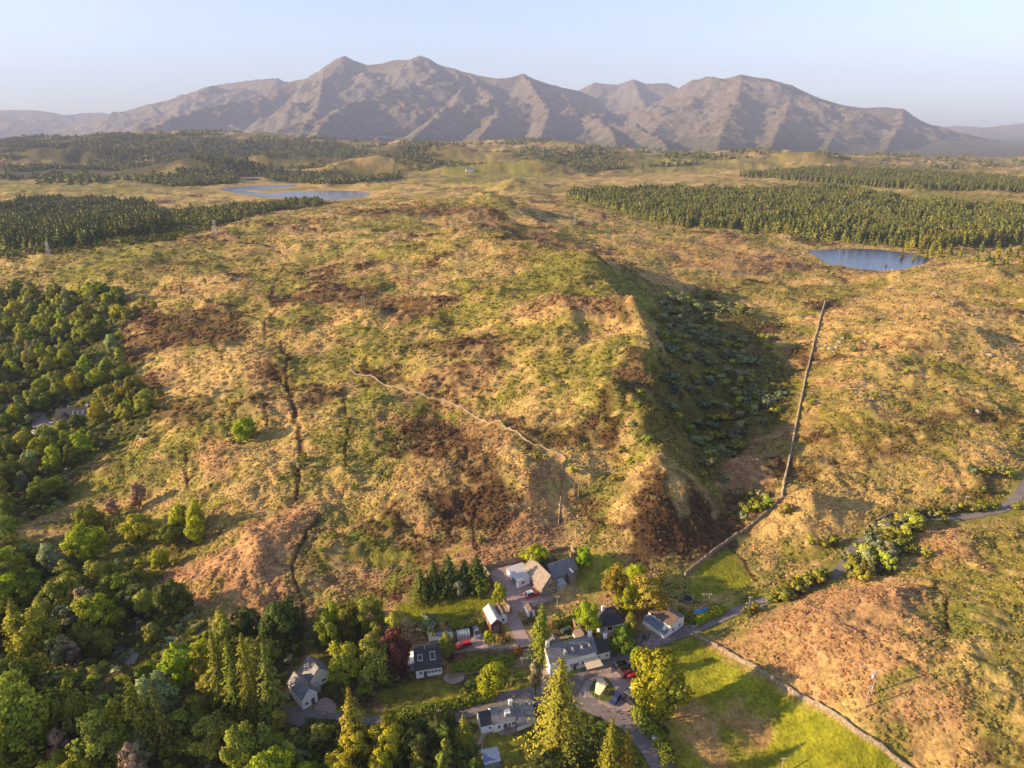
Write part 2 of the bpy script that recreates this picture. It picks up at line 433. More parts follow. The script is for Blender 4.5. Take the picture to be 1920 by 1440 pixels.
WOODS = {   # named woodland areas in photo pixels
 'left': [(-60,560),(60,545),(150,555),(230,560),(240,600),(215,640),(235,690),(250,740),(290,770),(270,820),(180,850),(140,890),(110,950),(60,980),(-60,990)],
 'lower_left': [(-60,1000),(50,1012),(120,1078),(230,1092),(300,1135),(400,1180),(560,1180),(560,1500),(-120,1500)],
 'garden': [(560,1190),(640,1175),(690,1180),(735,1215),(750,1290),(700,1300),(640,1300),(610,1250)],
 'below_road': [(560,1360),(700,1372),(860,1345),(900,1370),(900,1490),(560,1490)],
 'spruce_corner': [(990,1320),(1090,1330),(1170,1370),(1235,1490),(985,1490)],
 'valley': [(1240,560),(1330,550),(1430,600),(1470,690),(1470,760),(1400,830),(1350,880),(1280,870),(1215,820),(1230,700)],
 'plantation': [(0,470),(0,398),(120,380),(290,392),(310,430),(250,445),(100,472)],
 'plantation_edge': [(310,430),(300,400),(480,388),(600,378),(610,384),(520,395),(410,424)],
 'forest': [(1060,372),(1200,360),(1400,362),(1560,355),(1700,380),(1925,400),(1925,455),(1760,468),(1690,462),(1560,452),(1420,440),(1280,425),(1180,405)],
 'forest_back': [(1385,330),(1500,318),(1720,326),(1920,340),(1920,362),(1740,356),(1560,345)],
 'hill_knoll': [(250,340),(330,322),(400,318),(450,335),(440,343),(330,350)],
 'far_a': [(0,262),(200,254),(400,254),(640,268),(800,275),(800,300),(560,310),(300,300),(120,310),(0,300)],
 'far_b': [(0,312),(150,315),(300,305),(500,318),(640,318),(760,325),(750,340),(620,345),(500,335),(330,316),(140,335),(0,335)],
 'far_c': [(960,290),(1100,282),(1200,295),(1180,315),(1110,325),(1040,315)],
}
WPOLY = {k: np.array(GL(v)) for k, v in WOODS.items()}
KINDC = dict(B=BRACK, H=HEATH, S=STRAW, G=GRASS, L=LAWN)
PATCHW = [(k, s, e, np.array(GL(p))) for k, s, e, p in PATCH]

def cover(x, y, detail=True):
    """ground albedo, linear rgb"""
    sc = 1 + y / 700.0
    wx = x + 7 * sc * fbm(x, y, 22 * sc, 3, 61) ; wy = y + 7 * sc * fbm(x, y, 22 * sc, 3, 62)
    n1 = fbm(wx, wy, 85, 3, 71); n2 = fbm(wx, wy, 26, 3, 72); n3 = fbm(x, y, 7, 3, 73)
    n4 = fbm(wx, wy, 60, 3, 75); n5 = fbm(wx, wy, 120, 3, 77)
    def mix(c, t, k): return c + (k - c) * np.clip(t, 0, 1)[..., None]
    c = np.broadcast_to(STRAW, x.shape + (3,)).copy()
    c = mix(c, .92 * sstep(-.36, .2, n1 + .6 * n2 + .35 * n3), OLIVE)
    c = mix(c, .5 * sstep(.1, .42, n5 + .6 * n2 + .4 * n3), GRASS)
    c = mix(c, .7 * sstep(.22, .46, n4 - .3 * n2 + .45 * n3), BRACK * .85)
    c = mix(c, .8 * sstep(.38, .56, n4 + .45 * n2 + .35 * n3), HEATH)
    c = mix(c, .55 * sstep(.2, .5, n3), STRAW * 1.05)
    far = sstep(1500, 2400, y)
    c = mix(c, far * .6 * sstep(-.4, .35, fbm(x, y, 500, 3, 81) + .5 * fbm(x, y, 120, 2, 82)), OLIVE * .5)
    for k, s, e, P in PATCHW:
        m = bbox_mask(P, x, y, e * 2.5)
        if m.any():
            ee = e if k == 'L' else e * 1.2
            f = .25 if k == 'L' else 1.0
            d = sd_poly(P, x[m] + (wx[m] - x[m]) * f, y[m] + (wy[m] - y[m]) * f) + ee * n3[m] * (.5 if k == 'L' else 1.4)
            c[m] = mix(c[m], s * sstep(ee, -ee, d), KINDC[k] * (1 + .25 * n2[m])[..., None])
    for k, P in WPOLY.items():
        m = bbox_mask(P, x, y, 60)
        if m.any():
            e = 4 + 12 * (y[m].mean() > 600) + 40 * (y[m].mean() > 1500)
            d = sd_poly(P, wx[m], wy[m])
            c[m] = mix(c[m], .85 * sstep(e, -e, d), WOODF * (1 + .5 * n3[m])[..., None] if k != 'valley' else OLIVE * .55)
    for L, w, dp in DITCH:
        m = bbox_mask(L, x, y, 5 * w)
        if m.any(): c[m] = mix(c[m], .85 * sstep(2.0 * w, .5 * w, d_line(L, x[m] + 1.5 * perlin(x[m] / 9, y[m] / 9, 5), y[m] + 1.5 * perlin(x[m] / 9, y[m] / 9, 6))), HEATH * .7)
    for L in (ROAD_MAIN, ROAD_UP):
        m = bbox_mask(L, x, y, 12)
        if m.any(): c[m] = mix(c[m], .7 * sstep(7, 3, d_line(L, x[m], y[m]) + 2 * n3[m]), GRASS)
    for P, zw in LOCHS:
        m = bbox_mask(P, x, y, 40)
        if m.any(): c[m] = mix(c[m], .7 * sstep(16 if zw > -2 else 40, 1, sd_poly(P, x[m], y[m]) + 8 * n3[m]), STRAW)
    if detail: c = c * (1 + .22 * fbm(x, y, 2.6, 2, 79))[..., None]
    return np.clip(c, .008, .7)

# ------------------------------------------------------------------ node material helper
def new_mat(name, rough=.9, spec=.2):
    m = bpy.data.materials.new(name); m.use_nodes = True
    nt = m.node_tree; b = nt.nodes['Principled BSDF']
    b.inputs['Roughness'].default_value = rough
    b.inputs['Specular IOR Level'].default_value = spec
    return m, nt, b

def noise_node(nt, scale, detail=3, rough=.6, co=None):
    n = nt.nodes.new('ShaderNodeTexNoise'); n.inputs['Scale'].default_value = scale
    n.inputs['Detail'].default_value = detail; n.inputs['Roughness'].default_value = rough
    if co is not None: nt.links.new(co, n.inputs['Vector'])
    return n

def ramp(nt, fac, stops):
    r = nt.nodes.new('ShaderNodeValToRGB')
    e = r.color_ramp.elements
    while len(e) < len(stops): e.new(.5)
    for i, (p, c) in enumerate(stops):
        e[i].position = p; e[i].color = (*c, 1) if len(c) == 3 else c
    nt.links.new(fac, r.inputs[0]); return r

def mixc(nt, mode, fac, a, b):
    m = nt.nodes.new('ShaderNodeMix'); m.data_type = 'RGBA'; m.blend_type = mode
    for s, v in ((m.inputs[0], fac), (m.inputs[6], a), (m.inputs[7], b)):
        if hasattr(v, 'is_linked'): nt.links.new(v, s)
        else: s.default_value = v if not isinstance(v, tuple) or len(v) == 4 else (*v, 1)
    return m.outputs[2]

def bump(nt, b, height, strength, dist):
    n = nt.nodes.new('ShaderNodeBump'); n.inputs['Strength'].default_value = strength; n.inputs['Distance'].default_value = dist
    nt.links.new(height, n.inputs['Height']); nt.links.new(n.outputs[0], b.inputs['Normal'])

def ground_material():
    m, nt, b = new_mat('moorland', .95, .1)
    at = nt.nodes.new('ShaderNodeAttribute'); at.attribute_name = 'cover'
    geo = nt.nodes.new('ShaderNodeNewGeometry')
    n1 = noise_node(nt, 1.3, 4, .65, geo.outputs['Position'])
    n2 = noise_node(nt, .28, 4, .6, geo.outputs['Position'])
    v = ramp(nt, n1.outputs[0], [(.28, (.54, .54, .52)), (.5, (.98, .98, .98)), (.72, (1.4, 1.37, 1.28))])
    v2 = ramp(nt, n2.outputs[0], [(.3, (.68, .72, .68)), (.7, (1.32, 1.28, 1.2))])
    c = mixc(nt, 'MULTIPLY', 1.0, at.outputs['Color'], v.outputs[0])
    c = mixc(nt, 'MULTIPLY', 1.0, c, v2.outputs[0])
    nt.links.new(c, b.inputs['Base Color'])
    add = nt.nodes.new('ShaderNodeMath'); add.operation = 'ADD'
    nt.links.new(n1.outputs[0], add.inputs[0]); nt.links.new(n2.outputs[0], add.inputs[1])
    bump(nt, b, add.outputs[0], .7, .6)
    return m

def grid_mesh(name, X, Y, Z, mat, colors=None):
    r, c = X.shape
    me = bpy.data.meshes.new(name)
    idx = np.arange(r * c).reshape(r, c)
    q = np.stack([idx[:-1, :-1], idx[:-1, 1:], idx[1:, 1:], idx[1:, :-1]], -1).reshape(-1, 4)
    me.vertices.add(r * c)
    me.vertices.foreach_set('co', np.stack([X, Y, Z], -1).astype(np.float32).ravel())
    me.loops.add(q.size); me.loops.foreach_set('vertex_index', q.ravel().astype(np.int32))
    me.polygons.add(len(q)); me.polygons.foreach_set('loop_start', np.arange(0, q.size, 4, dtype=np.int32))
    me.polygons.foreach_set('use_smooth', np.ones(len(q), bool))
    me.update(calc_edges=True)
    if colors is not None:
        a = me.color_attributes.new('cover', 'FLOAT_COLOR', 'POINT')
        a.data.foreach_set('color', np.concatenate([colors.reshape(-1, 3), np.ones((r * c, 1))], 1).astype(np.float32).ravel())
    me.materials.append(mat)
    o = bpy.data.objects.new(name, me); COL.objects.link(o); o['kind'] = 'structure'
    return o

# ------------------------------------------------------------------ the moor
U = np.linspace(-1.12, 1.12, 760)
v = [math.log(62)]
while v[-1] < math.log(5300):
    v.append(v[-1] + (.0042 if v[-1] < math.log(480) else .0075))
V = np.exp(np.array(v))
TX = U[None] * V[:, None]; TY = np.broadcast_to(V[:, None], TX.shape).copy()
TZ = H(TX, TY)
M_GROUND = ground_material()
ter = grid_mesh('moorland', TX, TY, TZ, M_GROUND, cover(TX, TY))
ter['label'] = 'rolling moor of straw coloured grass, heather and bracken'

# ------------------------------------------------------------------ mountains
RIDGES = [  # (px, py, distance) along each crest, steepness
 ([(40,262,11800),(120,240,11800),(200,217,11800),(280,197,11800),(340,180,11700),(385,163,11600),(430,155,11500),(480,149,11400),(520,146,11300),(545,160,11200),(560,185,11200)], .5),
 ([(280,197,11800),(300,225,10200),(260,262,8800)], .5),
 ([(520,168,10000),(555,153,9900),(590,144,9800),(612,127,9700),(630,110,9650),(645,104,9600),(660,112,9600),(690,122,9600),(715,119,9600),(742,112,9600),(768,112,9550),(786,104,9500),(800,110,9500),(822,122,9450),(850,130,9400),(882,140,9350),(930,147,9250),(958,145,9250),(982,140,9300),(1002,150,9350),(1042,163,9450),(1086,170,9600),(1120,185,9700)], .75),
 ([(555,153,9900),(485,178,9300),(430,191,8800),(350,212,8000),(262,250,6800),(235,270,6000)], .55),
 ([(612,128,9700),(604,158,9000),(598,195,7900),(575,240,6600),(560,270,5800)], .75),
 ([(800,112,9500),(818,135,9000),(790,150,8500),(700,180,7700),(640,205,7000),(600,240,6200),(585,268,5500)], .6),
 ([(850,132,9400),(868,160,8700),(850,195,7600),(800,235,6500),(770,268,5700)], .65),
 ([(882,141,9350),(920,180,8300),(935,215,7300),(905,250,6300),(890,272,5700)], .7),
 ([(982,142,9300),(1010,180,8300),(1030,210,7400),(1020,245,6400),(1000,275,5600)], .7),
 ([(1042,164,9450),(1075,205,8200),(1120,225,7300),(1150,250,6400),(1160,285,5400)], .75),
 ([(1120,226,7300),(1190,238,6900),(1240,262,6000),(1260,290,5200)], .6),
 ([(1070,185,12000),(1092,165,12000),(1115,153,12000),(1132,156,12000),(1160,158,12000),(1187,150,11900),(1210,157,11900),(1250,155,11900),(1275,166,11800),(1305,180,11600)], .6),
 ([(1187,150,11900),(1200,185,11000),(1215,215,10200)], .6),
 ([(1288,190,9300),(1303,176,9200),(1330,161,9000),(1362,148,8900),(1386,142,8800),(1420,146,8800),(1442,148,8800),(1482,161,8800),(1540,186,8900),(1600,203,9000),(1662,201,9000),(1692,206,9000),(1742,236,9000),(1800,263,8900),(1852,279,8800),(1930,305,8600)], .48),
 ([(1303,176,9200),(1275,205,8500),(1240,235,7700),(1215,258,7000)], .45),
 ([(1390,144,8800),(1385,175,8000),(1370,215,7000),(1350,255,6000),(1345,290,5000)], .48),
 ([(1482,163,8800),(1480,195,7900),(1465,230,6900),(1450,265,5900),(1440,296,4900)], .55),
 ([(1600,204,9000),(1580,230,7900),(1560,260,6800),(1540,295,5300)], .55),
 ([(1692,208,9000),(1690,235,7900),(1670,265,6800),(1650,300,5300)], .6),
 ([(1762,246,9000),(1790,270,7700),(1790,300,5900)], .55),
 ([(-200,200,15500),(-60,205,15500),(20,206,15300),(70,207,15300),(100,213,15300),(112,222,15300)], .2),
 ([(112,222,15900),(150,213,15900),(190,211,15900),(215,222,15900),(300,240,15900)], .2),
 ([(-120,225,13000),(0,220,13000),(60,232,13000),(120,250,13000)], .25),
 ([(1740,262,14500),(1790,248,14500),(1850,239,14500),(1920,231,14500),(2050,222,14500)], .2),
 ([(1700,244,15900),(1800,236,15900),(1850,240,15900)], .15),
]
MU = np.linspace(-.98, .98, 820)
mv = np.concatenate([np.linspace(4000, 10400, 410), np.linspace(10450, 12600, 60), np.linspace(12700, 16200, 36)])
MX = MU[None] * mv[:, None]; MY = np.broadcast_to(mv[:, None], MX.shape).copy()
ZB = -85.0
wx = MX + 330 * fbm(MX, MY, 1400, 4, 201, .5); wy = MY + 330 * fbm(MX, MY, 1400, 4, 202, .5)
wx = wx + 80 * fbm(MX, MY, 300, 3, 204); wy = wy + 80 * fbm(MX, MY, 300, 3, 205)
MZ = np.full(MX.shape, ZB)
RMIN = np.full(MX.shape, 1e9)
SKYLINE = (0, 2, 11, 13, 20, 21, 22, 23, 24)
for ri, (L, sl) in enumerate(RIDGES):
    R3 = np.array([WY(*p) for p in L])
    best = np.full(MX.shape, -1e9)
    for a, b in zip(R3[:-1], R3[1:]):
        e = (b - a)[:2]; L2 = e @ e
        # true distance steers the crest, warped distance the flanks
        t = np.clip(((MX - a[0]) * e[0] + (MY - a[1]) * e[1]) / L2, 0, 1)
        r0 = np.hypot(MX - a[0] - t * e[0], MY - a[1] - t * e[1])
        t2 = np.clip(((wx - a[0]) * e[0] + (wy - a[1]) * e[1]) / L2, 0, 1)
        r1 = np.hypot(wx - a[0] - t2 * e[0], wy - a[1] - t2 * e[1])
        k = sstep(0, 420, r0); r = r0 * (1 - k) + r1 * k; tt = t * (1 - k) + t2 * k
        zr = a[2] + tt * (b[2] - a[2])
        hh = np.maximum(zr - ZB, 1.0)
        R = hh / sl * 1.45
        h = ZB + hh * np.clip(1 - r / R, 0, 1) ** 1.45
        best = np.maximum(best, h)
        if ri in SKYLINE: RMIN = np.minimum(RMIN, r0)
    kk = 75.0
    MZ = np.maximum(MZ, best) + kk * .25 * np.exp(-np.abs(MZ - best) / kk) * sstep(20, 120, best - ZB)
rel = np.clip((MZ - ZB) / 500.0, 0, 1.4)
off = sstep(30, 420, RMIN)
gul = ridged(wx * 1.15, wy * .75, 620, 5, 211, .55)
crag = fbm(MX, MY, 150, 4, 221, .6)
mid = ridged(wx * 1.3 + 900, wy * .8, 300, 4, 261, .6)
low = sstep(480, 220, MZ) * sstep(-60, 80, MZ)
MZ = MZ + off * rel * (38 * (gul - 1.0)) + rel * (7 + 20 * low) * crag * (.3 + .7 * off) + off * low * 34 * np.abs(fbm(wx, wy, 330, 4, 231, .6)) + off * rel * 9 * (mid - 1.0) + 9 * rel * off * fbm(MX, MY, 85, 3, 241, .6)
gy, gx = np.gradient(MZ)
sx = gx / np.gradient(MX, axis=1); sy = gy / np.gradient(MY, axis=0)
slope = np.hypot(sx, sy)
mc = np.broadcast_to(C3(.235, .20, .11), MX.shape + (3,)).copy()
def mmix(c, t, k): return c + (k - c) * np.clip(t, 0, 1)[..., None]
nA = fbm(MX, MY, 500, 4, 251); nB = fbm(MX, MY, 120, 3, 252)
mc = mmix(mc, .7 * sstep(-.1, .4, nA), C3(.21, .17, .065))
mc = mmix(mc, .8 * sstep(.5, .95, slope + .25 * nB), C3(.18, .165, .15))
mc = mmix(mc, .6 * sstep(600, 900, MZ + 90 * nB), C3(.20, .17, .14))
mc = mmix(mc, .75 * sstep(90, -40, MZ + 60 * nB + 30 * nA), C3(.085, .095, .03))
mc = mc * (.66 * (1 + .25 * nB))[..., None]
def mountain_material():
    m, nt, b = new_mat('mountain_slopes', .95, .1)
    at = nt.nodes.new('ShaderNodeAttribute'); at.attribute_name = 'cover'
    geo = nt.nodes.new('ShaderNodeNewGeometry')
    n1 = noise_node(nt, .02, 6, .65, geo.outputs['Position'])
    v = ramp(nt, n1.outputs[0], [(.3, (.7, .7, .7)), (.7, (1.25, 1.22, 1.18))])
    nt.links.new(mixc(nt, 'MULTIPLY', 1.0, at.outputs['Color'], v.outputs[0]), b.inputs['Base Color'])
    bump(nt, b, n1.outputs[0], .8, 30.0)
    return m
mnt = grid_mesh('mountains', MX, MY, MZ, mountain_material(), np.clip(mc, .01, .6))
mnt['label'] = 'hazy mountain range with twin peaks and rounded summit'

# ------------------------------------------------------------------ lochs
def water_material():
    m, nt, b = new_mat('loch_water', .06, .5)
    b.inputs['Base Color'].default_value = (.03, .065, .15, 1)
    b.inputs['IOR'].default_value = 1.33
    geo = nt.nodes.new('ShaderNodeNewGeometry')
    n1 = noise_node(nt, .35, 3, .6, geo.outputs['Position'])
    bump(nt, b, n1.outputs[0], .5, .5)
    return m
M_WATER = water_material()
def smooth_poly(P, n=3):
    P = np.asarray(P, float)
    for _ in range(n):
        Q = np.roll(P, -1, 0); P = np.stack([.75 * P + .25 * Q, .25 * P + .75 * Q], 1).reshape(-1, 2)
    return P
for (P, zw), lab in zip(LOCHS, ('small blue lochan beside the conifer forest', 'long pale blue loch beyond the moor', 'sliver of water beyond the long loch')):
    bm = bmesh.new()
    c = np.mean(P, 0)
    # the sheet reaches a little under the shore so that the ground cuts its edge
    V_ = []
    Q = smooth_poly(P, 2); n = len(Q)
    nrm = np.roll(Q, -1, 0) - np.roll(Q, 1, 0); nrm = np.stack([nrm[:, 1], -nrm[:, 0]], 1); nrm /= np.linalg.norm(nrm, axis=1)[:, None]
    area = .5 * np.sum(Q[:, 0] * np.roll(Q[:, 1], -1) - np.roll(Q[:, 0], -1) * Q[:, 1])
    Q = Q + nrm * (2.0 if area > 0 else -2.0)
    f = bm.faces.new([bm.verts.new((x, y, zw)) for x, y in Q])
    bm.normal_update()
    if f.normal.z < 0: bmesh.ops.reverse_faces(bm, faces=[f])
    bmesh.ops.triangulate(bm, faces=[f])
    me = bpy.data.meshes.new('loch'); bm.to_mesh(me); bm.free(); me.materials.append(M_WATER)
    o = bpy.data.objects.new('loch', me); COL.objects.link(o); o['kind'] = 'structure'; o['label'] = lab

# ------------------------------------------------------------------ the air
def haze():
    bm = bmesh.new(); bmesh.ops.create_cube(bm, size=1)
    x0, x1, y0, y1, z0, z1 = -17000, 17000, -600, 16500, -170, 1240
    for v_ in bm.verts:
        v_.co = ((x0 + x1) / 2 + v_.co.x * (x1 - x0), (y0 + y1) / 2 + v_.co.y * (y1 - y0), (z0 + z1) / 2 + v_.co.z * (z1 - z0))
    me = bpy.data.meshes.new('haze'); bm.to_mesh(me); bm.free()
    m = bpy.data.materials.new('air_haze'); m.use_nodes = True; nt = m.node_tree
    nt.nodes.clear()
    out = nt.nodes.new('ShaderNodeOutputMaterial'); pv = nt.nodes.new('ShaderNodeVolumePrincipled')
    pv.inputs['Color'].default_value = (.57, .67, 1.0, 1)
    pv.inputs['Density'].default_value = HAZE_D
    pv.inputs['Anisotropy'].default_value = 0.0
    nt.links.new(pv.outputs[0], out.inputs['Volume'])
    me.materials.append(m)
    o = bpy.data.objects.new('haze', me); COL.objects.link(o); o['kind'] = 'stuff'; o['label'] = 'thin blue evening haze over the hills'
HAZE_D = 5.4e-5
haze()
# ------------------------------------------------------------------ foliage materials and tree prototypes
def foliage_mat(name, rgb=None, transl=.3):
    """leaf colour comes from the object's own colour (or rgb); each tree and each leaf differs a little"""
    m = bpy.data.materials.new(name); m.use_nodes = True; nt = m.node_tree
    b = nt.nodes['Principled BSDF']; out = nt.nodes['Material Output']
    b.inputs['Roughness'].default_value = .75; b.inputs['Specular IOR Level'].default_value = .15
    oi = nt.nodes.new('ShaderNodeObjectInfo')
    at = nt.nodes.new('ShaderNodeAttribute'); at.attribute_name = 'tint'
    base = oi.outputs['Color'] if rgb is None else (*rgb, 1)
    r = ramp(nt, oi.outputs['Random'], [(0, (.72, .78, .70)), (.5, (1, 1, 1)), (1, (1.2, 1.17, 1.0))])
    c = mixc(nt, 'MULTIPLY', 1.0, base, r.outputs[0])
    c = mixc(nt, 'MULTIPLY', 1.0, c, at.outputs['Color'])
    nt.links.new(c, b.inputs['Base Color'])
    tr = nt.nodes.new('ShaderNodeBsdfTranslucent'); nt.links.new(c, tr.inputs['Color'])
    mx = nt.nodes.new('ShaderNodeMixShader'); mx.inputs[0].default_value = transl
    nt.links.new(b.outputs[0], mx.inputs[1]); nt.links.new(tr.outputs[0], mx.inputs[2])
    nt.links.new(mx.outputs[0], out.inputs['Surface'])
    return m
M_LEAF = foliage_mat('foliage')
M_NEEDLE = foliage_mat('needles', None, .12)
def bark_mat():
    m, nt, b = new_mat('bark', .95, .1)
    tc = nt.nodes.new('ShaderNodeTexCoord')
    n = noise_node(nt, 30, 4, .6, tc.outputs['Object'])
    r = ramp(nt, n.outputs[0], [(.3, (.06, .04, .025)), (.7, (.2, .145, .095))])
    nt.links.new(r.outputs[0], b.inputs['Base Color'])
    return m
M_BARK = bark_mat()

def leaf_mesh(name, C, N, S, tint, mat, rng, asp=1.0, flat=.35):
    """quads at C facing about N, size S"""
    n = len(C)
    d = N + rng.normal(0, .55, (n, 3)); d /= np.linalg.norm(d, axis=1)[:, None]
    a = rng.normal(0, 1, (n, 3)); t = np.cross(d, a); t /= np.linalg.norm(t, axis=1)[:, None]
    b = np.cross(d, t)
    S = S[:, None]
    j = rng.uniform(.75, 1.25, (n, 4, 1))
    q = np.stack([-t * S - b * S * asp, t * S - b * S * asp, t * S + b * S * asp, -t * S + b * S * asp], 1) * j * .5 + C[:, None]
    me = bpy.data.meshes.new(name)
    me.vertices.add(4 * n); me.vertices.foreach_set('co', q.astype(np.float32).ravel())
    me.loops.add(4 * n); me.loops.foreach_set('vertex_index', np.arange(4 * n, dtype=np.int32))
    me.polygons.add(n); me.polygons.foreach_set('loop_start', np.arange(0, 4 * n, 4, dtype=np.int32))
    me.update(calc_edges=True)
    ca = me.color_attributes.new('tint', 'FLOAT_COLOR', 'POINT')
    ca.data.foreach_set('color', np.concatenate([np.repeat(tint, 4, 0), np.ones((4 * n, 1))], 1).astype(np.float32).ravel())
    me.polygons.foreach_set('use_smooth', np.ones(n, bool))
    nn = N * (1 - flat) + d * flat; nn /= np.linalg.norm(nn, axis=1)[:, None]
    me.normals_split_custom_set_from_vertices(np.repeat(nn, 4, 0).tolist())
    me.materials.append(mat)
    return me

def tube(bm, P, R, sides=6):
    rings = []
    P = [Vector(p) for p in P]
    for i, (p, r) in enumerate(zip(P, R)):
        d = (P[min(i + 1, len(P) - 1)] - P[max(i - 1, 0)]).normalized()
        a = d.orthogonal().normalized(); b = d.cross(a)
        rings.append([bm.verts.new(p + (a * math.cos(2 * math.pi * k / sides) + b * math.sin(2 * math.pi * k / sides)) * r) for k in range(sides)])
    for A, B in zip(rings[:-1], rings[1:]):
        for k in range(sides):
            bm.faces.new((A[k], A[(k + 1) % sides], B[(k + 1) % sides], B[k]))
    bm.faces.new(rings[-1]); bm.faces.new(rings[0][::-1])

def bm_mesh(name, bm, mat, smooth=False):
    bmesh.ops.recalc_face_normals(bm, faces=bm.faces[:])
    me = bpy.data.meshes.new(name); bm.to_mesh(me); bm.free()
    if smooth: me.polygons.foreach_set('use_smooth', np.ones(len(me.polygons), bool))
    if mat is not None: me.materials.append(mat)
    return me

def unit(v): return v / np.linalg.norm(v, axis=-1, keepdims=True)

def broadleaf(seed, n=2600, lobes=30, trunk_h=.22, rx=.36, leaf=.034, top=1.0, gappy=.0, cone=0.0):
    rng = np.random.default_rng(seed)
    zc = (trunk_h + top) / 2 + .02; rz = (top - trunk_h) / 2 + .02
    D = unit(rng.normal(0, 1, (lobes, 3)) + np.array([0, 0, .12]))
    f = rng.uniform(.38, .95, lobes)
    L = D * f[:, None] * np.array([rx, rx, rz])
    hfrac = np.clip((L[:, 2] + rz) / (2 * rz), 0, 1)
    L[:, :2] *= (1 - cone * hfrac)[:, None]
    L[:, 2] += zc
    LR = rng.uniform(.16, .40, lobes) * rx * (1 - .4 * cone * hfrac)
    w = LR ** 2; w /= w.sum()
    k = rng.choice(lobes, n, p=w)
    d = unit(rng.normal(0, 1, (n, 3)) + .55 * unit(L[k] - np.array([0, 0, zc])))
    rr = LR[k] * rng.uniform(.55, 1.12, n) * (1 + gappy * rng.normal(0, .4, n))
    C = L[k] + d * rr[:, None] * np.array([1, 1, .85])
    N = unit(d * .65 + .55 * unit((C - np.array([0, 0, zc])) / np.array([rx, rx, rz])))
    lt = rng.uniform(.78, 1.22, lobes)[k][:, None] * rng.uniform(.7, 1.3, (n, 1))
    tint = lt * np.stack([rng.uniform(.9, 1.12, n), np.ones(n), rng.uniform(.8, 1.2, n)], 1)
    keep = C[:, 2] > trunk_h * .55
    crown = leaf_mesh('crown', C[keep], N[keep], leaf * rng.uniform(.7, 1.35, n)[keep], tint[keep], M_LEAF, rng)
    bm = bmesh.new()
    tube(bm, [(0, 0, -.04), (.004, .003, trunk_h * .5), (.0, .008, trunk_h * 1.3), (.004, 0, zc + .1)], [.030, .024, .018, .006], 7)
    for i in range(7):
        e = L[i * lobes // 7]
        s = Vector((.0, .005, trunk_h * rng.uniform(.75, 1.4)))
        mid = s.lerp(Vector(e), .5) + Vector((0, 0, .03))
        tube(bm, [s, mid, e], [.013, .009, .004], 5)
    return bm_mesh('trunk', bm, M_BARK, True), crown

def conifer(seed, tiers=24, per=10, sub=6, R=.17, leaf=.036, droop=.35, bare=.05, ragged=.25, pw=.9):
    rng = np.random.default_rng(seed)
    C, N, S, T = [], [], [], []
    bm = bmesh.new()
    tube(bm, [(0, 0, -.04), (.002, 0, .3), (0, .002, .65), (0, 0, .985)], [.018, .014, .008, .0015], 7)
    for i in range(tiers):
        z = bare + (1 - bare) * (i + rng.uniform(-.3, .3)) / tiers
        z = min(max(z, bare), .985)
        env = R * (1 - z) ** pw * (1 if z > bare + .1 else .75) + .004
        nb = max(4, int(per * (1 - .45 * z)))
        a0 = rng.uniform(0, 6.28)
        for k in range(nb):
            a = a0 + 2 * math.pi * k / nb + rng.uniform(-.25, .25)
            ln = env * (1 + ragged * rng.normal()) ; ln = max(ln, .004)
            dirv = np.array([math.cos(a), math.sin(a), 0])
            bt = rng.uniform(.72, 1.25)
            m = max(2, int(sub * min(1, .35 + ln / R)))
            if i % 3 == 0 and k % 3 == 0 and z < .7:
                p1 = dirv * ln * .85; tube(bm, [(0, 0, z), (p1[0], p1[1], z - droop * ln * .6)], [.004, .0015], 4)
            for s in range(m):
                f = (s + .6) / m
                p = dirv * ln * f + np.array([0, 0, z - droop * ln * f * f + .01 * f])
                p = p + rng.normal(0, .006, 3)
                C.append(p); N.append(dirv * .75 + np.array([0, 0, .55]))
                S.append(leaf * (.55 + .6 * (1 - abs(f - .5))) * rng.uniform(.75, 1.25) * (.5 + .5 * min(1, ln / (R * .5))))
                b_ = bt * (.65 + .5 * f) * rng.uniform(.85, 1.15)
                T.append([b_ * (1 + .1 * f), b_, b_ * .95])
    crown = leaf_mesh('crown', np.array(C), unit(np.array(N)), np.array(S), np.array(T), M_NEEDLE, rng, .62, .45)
    return bm_mesh('trunk', bm, M_BARK, True), crown

def joined(name, tr, cr):
    """one mesh with trunk and crown, for trees too small to show their parts"""
    bm = bmesh.new(); bm.from_mesh(cr); nc = len(bm.faces)
    bm.from_mesh(tr)
    bm.faces.ensure_lookup_table()
    for f in bm.faces[nc:]: f.material_index = 1
    me = bpy.data.meshes.new(name); bm.to_mesh(me); bm.free()
    me.materials.append(cr.materials[0]); me.materials.append(M_BARK)
    return me

PROTO = {
 'oak': [broadleaf(i, 6200, 52, .10, .40, .028) for i in (1, 2, 3, 4)],
 'ash': [broadleaf(i, 5200, 44, .14, .34, .027, 1.0, .25) for i in (11, 12, 13)],
 'birch': [broadleaf(i, 4200, 40, .07, .26, .025, 1.0, .3, .45) for i in (21, 22, 23)],
 'willow': [broadleaf(i, 2200, 28, .05, .50, .042) for i in (31, 32, 33)],
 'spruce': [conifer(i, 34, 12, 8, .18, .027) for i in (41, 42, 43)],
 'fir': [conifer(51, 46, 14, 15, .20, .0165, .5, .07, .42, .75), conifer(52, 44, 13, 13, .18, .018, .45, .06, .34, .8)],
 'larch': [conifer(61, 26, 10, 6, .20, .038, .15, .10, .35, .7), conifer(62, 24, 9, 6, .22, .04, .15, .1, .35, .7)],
}
def low_broad(seed, n): return broadleaf(seed, n, 12, .08, .42, .15)
def low_conifer(seed): return conifer(seed, 13, 9, 3, .25, .11, .3, .02, .2, .75)
